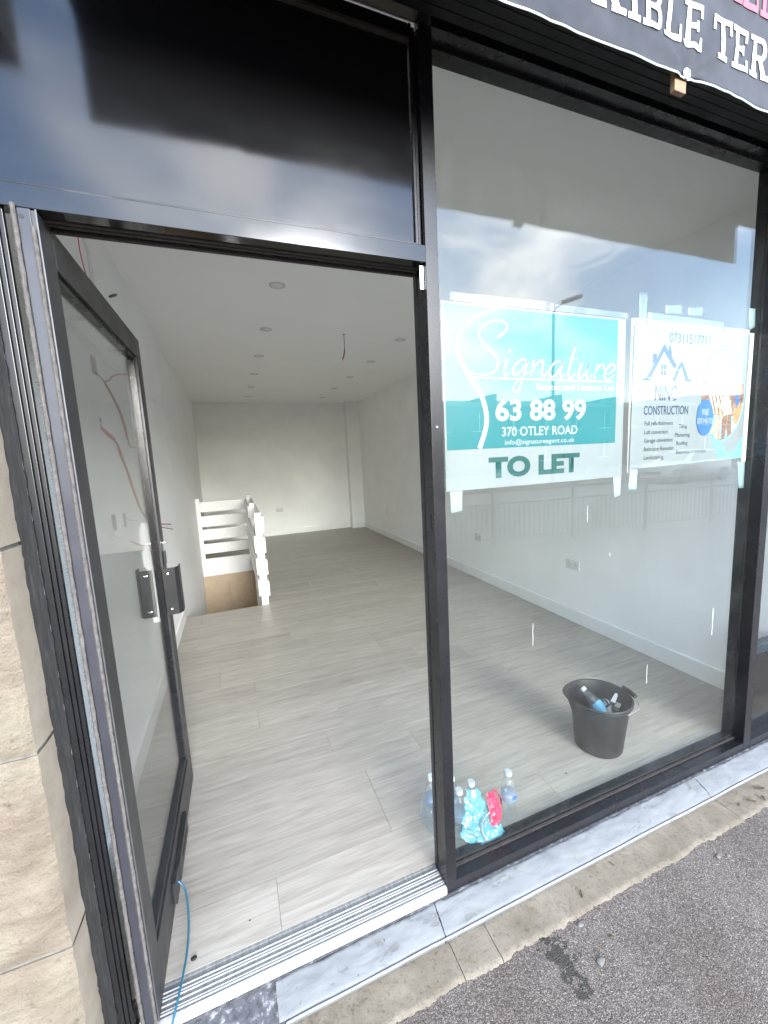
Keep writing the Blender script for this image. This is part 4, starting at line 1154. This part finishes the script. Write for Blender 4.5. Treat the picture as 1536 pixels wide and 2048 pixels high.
socket((.895, YB, .54), 0, 'white double socket low on the rear wall beside the railing')
# back boxes with loose wires on the door-side wall
def backbox(y, z, w_, h, lab, wires):
    e = empty('back_box', (XL, y, z), lab, 'back box', 'open back boxes behind the door')
    bd = B(); x0, x1 = XL - .006, XL + .003
    bd.box(x0, y - w_, z - h, x1, y + w_, z - h + .004); bd.box(x0, y - w_, z + h - .004, x1, y + w_, z + h); bd.box(x0, y - w_, z - h + .004, x1, y - w_ + .004, z + h - .004); bd.box(x0, y + w_ - .004, z - h + .004, x1, y + w_, z + h - .004)
    bd.build('rim', 'box_metal', e); box('recess', 'wire_grey', e, XL - .004, y - w_ + .004, z - h + .004, XL + .0008, y + w_ - .004, z + h - .004)
    for mat, r, pts in wires: B().tube(pts, r, 6).build('wire', mat, e, smooth=True)
backbox(1.32, 2.06, .036, .043, 'topmost open back box with drooping red wires on the wall behind the door',
        [('wire_grey', .003, [(-.583, 1.32, 2.03), (-.55, 1.24, 2.0), (-.54, 1.292, 1.974)]), ('wire_brown', .0035, [(-.54, 1.292, 1.974), (-.54, 1.484, 1.892), (-.54, 1.596, 1.796), (-.54, 1.621, 1.713), (-.545, 1.70, 1.676), (-.55, 1.96, 1.684)]),
         ('wire_red', .004, [(-.54, 1.27, 1.975), (-.525, 1.30, 1.985), (-.52, 1.422, 2.036), (-.535, 1.90, 2.14)]), ('wire_red', .003, [(-.543, 1.30, 1.97), (-.545, 1.49, 1.885), (-.547, 1.60, 1.79), (-.545, 1.63, 1.72)])])
backbox(1.30, 1.775, .012, .03, 'narrow middle hole with a thick bundle of red wires behind the door',
        [('wire_red', .0045, [(-.583, 1.30, 1.775), (-.52, 1.05, 1.73), (-.5, 1.15, 1.684), (-.5, 1.228, 1.603), (-.5, 1.31, 1.527), (-.5, 1.395, 1.418), (-.5, 1.54, 1.293), (-.5, 1.85, 1.19), (-.5, 2.55, 1.085)]),
         ('wire_brown', .004, [(-.583, 1.29, 1.775), (-.515, 1.07, 1.71), (-.493, 1.15, 1.665), (-.495, 1.24, 1.585), (-.493, 1.32, 1.50), (-.494, 1.40, 1.40), (-.495, 1.55, 1.275), (-.49, 1.86, 1.17), (-.485, 2.50, 1.05)]),
         ('wire_white', .003, [(-.583, 1.31, 1.78), (-.525, 1.05, 1.745), (-.51, 1.16, 1.69), (-.51, 1.22, 1.62)])])
backbox(1.285, 1.275, .036, .043, 'lowest open back box with red and white wires behind the door',
        [('wire_white', .003, [(-.583, 1.27, 1.245), (-.55, 1.10, 1.235), (-.53, 1.33, 1.165)]), ('wire_red', .0035, [(-.53, 1.33, 1.165), (-.53, 1.519, 1.109), (-.535, 1.86, 1.04)]), ('wire_white', .003, [(-.583, 1.28, 1.24), (-.55, 1.12, 1.21), (-.53, 1.486, 1.056), (-.54, 1.80, .92)])])
backbox(1.50, 1.262, .022, .040, 'small empty back box beside the lowest wired one behind the door', [('wire_grey', .0018, [(-.583, 1.51, 1.27), (-.56, 1.56, 1.25), (-.555, 1.66, 1.235)])])
B_ = 'hanging cables at the shop front corner'
for pts, r, mat, lab in (([(-.56, 1.14, ZC), (-.56, 1.14, 2.6), (-.556, 1.12, 2.40)], .006, 'black_plastic', 'thin black cable hanging from the ceiling above the open door'),
                         ([(-.55, 1.185, ZC), (-.55, 1.19, 2.60), (-.55, 1.20, 2.51), (-.55, 1.26, 2.42)], .008, 'wire_red', 'red cable hanging from the ceiling above the open door'),
                         ([(-.54, 1.235, ZC), (-.54, 1.262, 2.63), (-.54, 1.308, 2.58), (-.54, 1.316, 2.52), (-.54, 1.312, 2.40)], .008, 'wire_white', 'white cable with black clip hanging from the ceiling above the open door'),
                         ([(-.58, 1.59, 2.48), (-.55, 1.65, 2.505), (-.54, 1.81, 2.575)], .007, 'black_plastic', 'short black cable stub sticking out of wall above the open door')):
    tag(B().tube(pts, r, 8).build('hanging_cable', mat, None, smooth=True), lab, 'cable', B_)

# railing round the stair opening
bal = empty('stair_railing', (.2, 4.7, 0), 'white painted timber railing of wide horizontal boards round the stair opening', 'railing')
def tb(name, *a): return box(name, 'timber_white', bal, *a, bevel=.003)
tb('newel_post', .185, 3.352, -.10, .2555, 3.42, 1.022); tb('newel_post', .186, 4.62, 0.0, .254, 4.69, 1.02); tb('newel_post', .19, 5.95, -.26, .252, 6.018, 1.04); tb('newel_post', XL + .003, 5.955, -.26, XL + .062, 6.016, 1.03)
for z in (.09, .33, .575, .81):
    tb('rail_board', .2562, 3.358, z, .278, 5.99, z + .168)
for z in (.10, .34, .585):
    tb('rail_board', .163, 3.356, z, .1845, 4.60, z + .185); tb('rail_board', .163, 4.605, z, .1845, 5.95, z + .185)
tb('rail_board', .164, 4.63, .81, .1848, 5.95, .978)
for z0, z1 in ((.81, .975), (.565, .742), (.345, .522), (.117, .282), (-.262, .032)):
    tb('rail_board', XL + .0625, 5.968, z0, .1897, 5.99, z1)
cc = empty('coiled_cable', (-.2, 7.0, 0), 'black coil of cable left on the floor behind the railing', 'cable')
for k in range(3):
    B().tube([(-.18 + (.17 + .012 * k) * math.cos(a * .42), 7.0 + .10 * math.sin(a * .42), .012 + .012 * k + .006 * math.sin(a)) for a in range(16)], .009, 6).build('turn', 'black_plastic', cc, smooth=True)

# builder's bucket
bk = empty('bucket', (1.655, .305, 0), 'black rubber builders bucket with pouring lip standing on the vinyl floor', 'bucket')
bc = (1.655, .305, 0)
def lip(a, r, z):
    t = max(0, math.cos(a - R(150))) ** 6; h = max(0, (z - .16) / .12)
    return r * (1 + .17 * t * h * h), z + .004 * t * h
B().lathe([(.0001, .002), (.108, .002), (.112, .008), (.120, .09), (.130, .18), (.142, .262), (.150, .266), (.153, .274), (.149, .279), (.143, .276), (.139, .262), (.127, .18), (.117, .09), (.109, .014), (.0001, .012)], bc, 48, lip).build('body', 'bucket_black', bk, smooth='auto')
B().tube([(1.655 + .149 * math.cos(R(a)), .305 + .149 * math.sin(R(a)), .262 - .00) for a in range(-160, 130, 12)], .003, 6, smooth=False).build('rim_bead', 'bucket_black', bk, smooth=True)
hp = [(1.655 + .156 * math.cos(R(88)), .305 + .156 * math.sin(R(88)), .266), (1.725, .452, .274), (1.785, .405, .277), (1.822, .33, .272), (1.826, .25, .258), (1.775, .178, .252), (1.655 + .156 * math.cos(R(-88)), .305 - .156, .258)]
hd = B().tube(hp, .0028, 8).build('bail', 'box_metal', bk, smooth=True)
B().tube([(1.826, .312, .270), (1.833, .275, .264), (1.828, .238, .257)], .0115, 12).build('grip', 'rubber_black', hd, smooth=True)
def rot(p, a, el): return Matrix.Translation(p) @ Matrix.Rotation(a, 4, 'Z') @ Matrix.Rotation(el, 4, 'Y')
BOT = [(.0001, .0), (.026, .0), (.031, .004), (.032, .012), (.0295, .03), (.0315, .045), (.0295, .058), (.032, .07), (.032, .12), (.030, .135), (.022, .165), (.0145, .178), (.0125, .184), (.0125, .192)]
CAP = [(.0001, .190), (.0145, .190), (.0148, .192), (.0148, .205), (.0135, .2075), (.0001, .2075)]
LAB = [(.0324, .084), (.0327, .086), (.0327, .108), (.0324, .110)]
sbt = empty('small_bottle', (1.68, .37, .02), 'small clear bottle with blue label lying inside the bucket', 'bottle')
mt = rot((1.705, .262, .125), R(-71), R(-50))
B().lathe(BOT, seg=20, mat=mt).build('bottle_body', 'glass_bottle', sbt, smooth=True); B().lathe(CAP, seg=18, mat=mt).build('cap', 'cap_plastic', sbt, smooth='auto'); B().lathe([(r, z - .02 if z < .1 else z + .01) for r, z in LAB], seg=20, mat=mt).build('label', 'print_pale_blue', sbt, smooth=True)
tap = empty('chrome_tap', (1.72, .29, .02), 'grey metal tap fitting with chrome lever inside the bucket', 'tap')
B().tube([(1.655, .255, .12), (1.700, .285, .170), (1.735, .315, .205)], .017, 12).build('tap_body', 'box_metal', tap, smooth=True)
B().lathe([(.0001, .012), (.013, .012), (.014, 0), (.021, 0), (.022, .03), (.019, .034), (.014, .034), (.013, .014)], seg=20, mat=rot((1.728, .318, .205), R(200), R(70))).build('collar', 'chrome', tap, smooth='auto')
B().prism([(0, 0), (.055, .004), (.066, .010), (.062, .019), (.0, .022)], 'z', 0, .007).build('lever', 'gloss_white', tap, .001).matrix_basis = rot((1.735, .278, .222), R(22), R(-16))
B().box(-.02, -.014, -.012, .02, .014, .012).build('valve', 'chrome', tap, .003).matrix_basis = rot((1.742, .268, .208), R(20), R(-10))
tr_ = empty('filling_knife', (1.66, .27, .02), 'rusty bladed filling knife with wooden handle inside the bucket', 'knife')
B().prism([(0, -.012), (.05, -.024), (.054, .024), (0, .012)], 'z', 0, .0015).build('blade', 'wire_grey', tr_).matrix_basis = rot((1.655, .265, .165), R(15), R(-35)); B().box(-.06, -.010, -.007, 0, .010, .007).build('handle', 'timber', tr_, .004).matrix_basis = rot((1.656, .265, .165), R(15), R(-35))
rg = B(); rg.grid(lambda u, w_: Vector((1.60 + .12 * u + .01 * nz(u * 4, w_ * 4, 1, 1), .25 + .12 * w_, .11 + .05 * u + .03 * nz(u * 3, w_ * 3, 2, 1.3))), 12, 12)
tag(rg.build('rag', 'wire_grey', None, smooth=True, thick=.002), 'crumpled grey rag at the bottom of the bucket', 'rag')

# water bottle
wb = empty('water_bottle', (.968, .152, 0), 'clear plastic water bottle with white cap standing by the shrink-wrapped pack', 'bottle')
c_ = (.968, .152, .0005)
B().lathe(BOT, c_, 28).build('bottle_body', 'glass_bottle', wb, smooth=True); B().lathe(CAP, c_, 24).build('cap', 'cap_plastic', wb, smooth='auto'); B().lathe(LAB, c_, 28).build('label', 'bottle_label', wb, smooth=True)
B().prism(ellipse(0, .105, .013, .008, 18), 'y', -.0335, -.0330).build('label_mark', 'print_blue', wb).matrix_basis = Matrix.Translation(c_) @ Matrix.Rotation(R(12), 4, 'Z')
# the pack
pk = empty('bottle_pack', (.76, .19, 0), 'torn blue shrink-wrapped pack of small water bottles behind the central post', 'bottle pack')
def pbot(x, y, tz=0, tl=0):
    m_ = Matrix.Translation((x, y, .001)) @ Matrix.Rotation(tz, 4, 'Z') @ Matrix.Rotation(tl, 4, 'Y')
    b_ = B().lathe(BOT, seg=20, mat=m_).build('bottle', 'glass_bottle', pk, smooth=True); B().lathe(CAP, seg=16, mat=m_).build('cap', 'cap_plastic', b_, smooth='auto'); B().lathe(LAB, seg=20, mat=m_).build('label', 'bottle_label', b_, smooth=True)
for x, y in ((.668, .262), (.668, .196), (.735, .222), (.732, .156), (.795, .168)): pbot(x, y, random.uniform(0, 6), random.uniform(-.05, .05))
def crumple(p, sd_, a=.008, f=26): return p + Vector((nz(p.x + sd_, p.y, p.z, f), nz(p.x, p.y + sd_, p.z, f), nz(p.x, p.y, p.z + sd_, f))) * a + Vector((nz(p.x + sd_, p.y, p.z, f * 2.6), nz(p.x, p.y + sd_, p.z, f * 2.6), 0)) * a * .5
# torn film: rows of control points swept down the street side of the pack
def rows(ctrl, sd_, a=.008):
    def f(u, w_):
        t = w_ * (len(ctrl) - 1); i = min(int(t), len(ctrl) - 2); q = t - i
        p = [Vector(ctrl[i + k][0]).lerp(Vector(ctrl[i + k][1]), u) for k in (0, 1)]
        m = p[0].lerp(p[1], q); m.y -= .012 * math.sin(u * 3.14)
        m = crumple(m, sd_, a * 1.25, 34); m.z = max(.002, m.z); return m
    return f
B().grid(rows([((.757, .150, .207), (.803, .145, .198)), ((.738, .128, .150), (.828, .122, .150)), ((.722, .112, .105), (.846, .108, .105)), ((.706, .108, .052), (.868, .098, .048)), ((.748, .092, .003), (.868, .084, .006))], 3), 22, 26).build('blue_film', 'film_blue', pk)
B().grid(rows([((.800, .100, .040), (.880, .094, .045)), ((.770, .075, .012), (.900, .080, .016)), ((.765, .066, .003), (.885, .066, .003))], 7), 18, 8).build('blue_film', 'film_blue', pk)
def side(u, w_):
    return crumple(Vector((.634 + .09 * u - .012 * w_, .145 + .02 * u - .0 * w_, .15 * (1 - w_) + .004)), 5, .008)
B().grid(side, 14, 14).build('clear_film', 'film_clear', pk, smooth=True)
B().grid(lambda u, w_: crumple(Vector((.634 - .02 * u * w_, .16 + .14 * u, .10 * (1 - w_) + .004)), 15, .006), 14, 14).build('pale_film', 'film_clear', pk, smooth=True)
B().grid(rows([((.838, .118, .186), (.872, .130, .176)), ((.830, .098, .130), (.902, .116, .118)), ((.832, .092, .085), (.902, .108, .080)), ((.836, .090, .060), (.884, .100, .064))], 9, .007), 14, 16).build('red_film', 'film_red', pk)
B().grid(rows([((.868, .130, .178), (.872, .128, .168)), ((.895, .134, .160), (.897, .132, .146)), ((.915, .138, .128), (.914, .136, .112)), ((.924, .140, .090), (.918, .138, .086))], 11, .003), 4, 12).build('red_film', 'film_red', pk)
# print on the blue film: white ring with a script word
fl = lambda x, z: .098 - .02
ring = [(.828, .086, .130), (.806, .086, .118), (.790, .085, .094), (.788, .084, .062), (.797, .080, .036), (.808, .072, .016)]
B().tube(ring, .0035, 6).build('white_print', 'print_white', pk, smooth=True)
for pts in ([(.803, .083, .078), (.808, .085, .10), (.818, .087, .103), (.820, .086, .093), (.808, .084, .088)], [(.824, .086, .096), (.822, .084, .082), (.830, .084, .084), (.834, .086, .098)], [(.838, .088, .112), (.834, .085, .086), (.842, .085, .088)]):
    B().tube(pts, .0017, 5).build('white_print', 'print_white', pk, smooth=True)

# ================================================================ ACROSS THE STREET (seen mirrored in the glass)
gp = empty('guard_rail', (0, 0, PZ), 'grey steel pedestrian guard rail panel at the pavement edge', 'guard rail', 'guard rail panels'); LOCAL.add(gp.name)
L_ = 1.62
bd = B().box(-.025, -.025, 0, .025, .025, 1.0); bd.build('post', 'galvanised', gp)
box('top_rail', 'galvanised', gp, .025, -.02, .94, L_ - .025, .02, .98); box('mid_rail', 'galvanised', gp, .025, -.016, .72, L_ - .025, .016, .75); box('bottom_rail', 'galvanised', gp, .025, -.016, .10, L_ - .025, .016, .13)
bd = B()
for k in range(15):
    x = .12 + k * .0985; bd.box(x - .006, -.006, .1301, x + .006, .006, .7199)
bd.build('bars', 'galvanised', gp, kind='stuff')
ang = math.atan2(.8, 6.12)
for k in range(9):
    o = gp if k == 0 else copy_tree(gp)
    LOCAL.add(o.name); o.location = (-.6 + (k) * L_ * math.cos(ang), -5.24 + k * L_ * math.sin(ang), PZ); o.rotation_euler = (0, 0, ang)
    tag(o, 'grey steel pedestrian guard rail panel at the pavement edge', 'guard rail', 'guard rail panels')
# car
car = empty('parked_car', (19.6, -11.2, -.235), 'silver hatchback parked over the road, mirrored below the builder sign', 'car')
side_p = [(-2.08, .32), (-2.12, .55), (-2.02, .78), (-1.15, .93), (1.75, .98), (2.05, .88), (2.10, .5), (2.05, .30)]
cab = [(-1.12, .93), (-.42, 1.38), (.75, 1.46), (1.55, 1.30), (1.95, .97)]
def cx(x): return 19.6 + x
bd = B()
def ring_(x, zb, zt, hw, tw):
    return [bd.bm.verts.new((cx(x), -11.2 + s_ * w_, -.235 + z)) for s_, w_, z in ((-1, hw * .94, zb), (-1, hw, zb + .15), (-1, hw, zt - .12), (-1, tw, zt), (1, tw, zt), (1, hw, zt - .12), (1, hw, zb + .15), (1, hw * .94, zb))]
secs = [(-2.12, .30, .62, .62, .55), (-2.02, .24, .76, .78, .66), (-1.6, .22, .86, .85, .72), (-1.1, .22, .94, .87, .74), (0, .22, .97, .88, .78), (1.2, .22, .99, .87, .78), (1.85, .24, .98, .83, .72), (2.08, .28, .86, .72, .62)]
rs = [ring_(*q) for q in secs]
for i in range(len(rs) - 1):
    for k in range(8): bd.bm.faces.new((rs[i][k], rs[i][(k + 1) % 8], rs[i + 1][(k + 1) % 8], rs[i + 1][k]))
bd.bm.faces.new(rs[0][::-1]); bd.bm.faces.new(rs[-1])
bd.build('body', 'car_paint', car, smooth='auto')
bd = B(); cs = [(-1.12, .93, .74), (-.45, 1.36, .60), (.4, 1.455, .58), (1.45, 1.36, .56), (1.95, .96, .70)]
cr_ = [[bd.bm.verts.new((cx(x), -11.2 + s_ * w_, -.235 + z)) for s_, w_, z in ((-1, .77, .92), (-1, w_, max(.93, z)), (1, w_, max(.93, z)), (1, .77, .92))] for x, z, w_ in cs]
for i in range(4):
    for k in range(3): bd.bm.faces.new((cr_[i][k], cr_[i][k + 1], cr_[i + 1][k + 1], cr_[i + 1][k]))
bd.build('cabin', 'car_paint', car, smooth='auto')
for s_ in (-1, 1):
    yy = lambda t: -11.2 + s_ * (.775 - .16 * t + .012)
    for poly in ([(-.85, .06), (-.38, .82), (.25, .9), (.25, .06)], [(.32, .06), (.32, .9), (1.25, .84), (1.62, .06)]):
        B().prism([(cx(x), -.235 + .93 + t * .50) for x, t in poly], 'y', -11.2 + s_ * .66, -11.2 + s_ * .775).build('side_window', 'car_glass', car)
    for x in (-1.32, 1.28):
        m_ = Matrix.Translation((cx(x), -11.2 + s_ * .80, -.235 + .315)) @ Matrix.Rotation(R(90), 4, 'X')
        wl = B().lathe([(.20, -.10), (.30, -.10), (.315, -.07), (.315, .07), (.30, .10), (.20, .10)], seg=24, mat=m_).build('wheel', 'tyre', car, smooth='auto')
        B().lathe([(.0001, -.105), (.06, -.108), (.19, -.102), (.20, -.09), (.20, .09), (.19, .102), (.06, .108), (.0001, .105)], seg=20, mat=m_).build('hub', 'chrome', wl, smooth='auto')
    B().box(cx(-2.07), -11.2 + s_ * .58 - .14, .36, cx(-1.93), -11.2 + s_ * .58 + .14, .47).build('headlight', 'lamp_glass', car, .03)
B().prism([(cx(-1.02), -.235 + .985), (cx(-.50), -.235 + 1.345), (cx(-.52), -.235 + 1.36), (cx(-1.06), -.235 + .99)], 'y', -11.75, -10.65).build('windscreen', 'car_glass', car)
box('grille', 'car_glass', car, cx(-2.135), -11.55, .20, cx(-2.09), -10.85, .33)
# street lamp
lp = empty('street_lamp', (15.6, -15.2, -.11), 'tall grey street lamp over the road, mirrored across the letting board', 'street lamp')
B().tube([(15.6, -15.2, -.11), (15.6, -15.2, 1.2), (15.6, -15.2, 8.0), (15.62, -15.1, 8.35), (15.75, -14.7, 8.5)], lambda t: .095 - .05 * t, 10).build('column', 'galvanised', lp, smooth=True)
B().box(-.45, -.14, -.07, .45, .14, .07).build('lantern', 'galvanised', lp, .04).matrix_basis = Matrix.Translation((15.95, -14.4, 8.58)) @ Matrix.Rotation(R(45), 4, 'Z') @ Matrix.Rotation(R(-8), 4, 'Y')
# terrace over the road
hx = 8.0
hs_ = [(5.2, 7.4, 'house_stone', 'taller stone end house of the terrace over the road'), (6.2, 5.9, 'house_brick', 'brick terrace house beside the taller stone one over the road'), (6.4, 5.9, 'house_stone', 'stone terrace house with white door over the road'),
       (6.4, 5.8, 'house_render', 'rendered terrace house midway along the row over the road'), (6.6, 5.8, 'house_brick', 'second brick terrace house along the row over the road'), (7.0, 5.9, 'house_stone', 'stone terrace house past the street lamp over the road'),
       (9.0, 6.6, 'house_render', 'wide rendered house standing after the terrace over the road'), (12.0, 6.2, 'house_brick', 'long low brick building further along over the road'), (16.0, 6.4, 'house_stone', 'long stone building at the end of the street')]
x = hx
for wd, ht, mat, lab in hs_:
    yf = -25.0; h = empty('terrace_house', (x + wd / 2, yf, -.11), lab, 'house', 'buildings over the road')
    box('wall', mat, h, x + .01, yf - 7, -.5, x + wd - .01, yf, ht - 1.0)
    B().prism([(yf + .25, ht - 1.02), (yf + .25, ht - .9), (yf - 3.0, ht - .05), (yf - 7.2, ht - .9), (yf - 7.2, ht - 1.02)], 'x', x, x + wd).build('roof', 'roof_slate', h)
    box('parapet', mat, h, x + wd - .35, yf - 6.5, ht - 1.2, x + wd - .011, yf + .1, ht + .02)
    n = max(2, int(wd / 2.6))
    for i in range(n):
        xc = x + wd * (i + .5) / n
        for z0 in (.7, 3.2):
            if z0 < 1 and i == 0:
                box('door', 'print_navy', h, xc - .45, yf - .02, -.11, xc + .45, yf + .03, 2.0); continue
            f_ = box('window', 'window_dark', h, xc - .55, yf - .05, z0, xc + .55, yf + .02, z0 + 1.3)
            box('window_frame', 'paint_white', f_, xc - .60, yf - .02, z0 - .06, xc + .60, yf + .06, z0); box('window_frame', 'paint_white', f_, xc - .03, yf - .02, z0, xc + .03, yf + .05, z0 + 1.3)
    x += wd
settle()
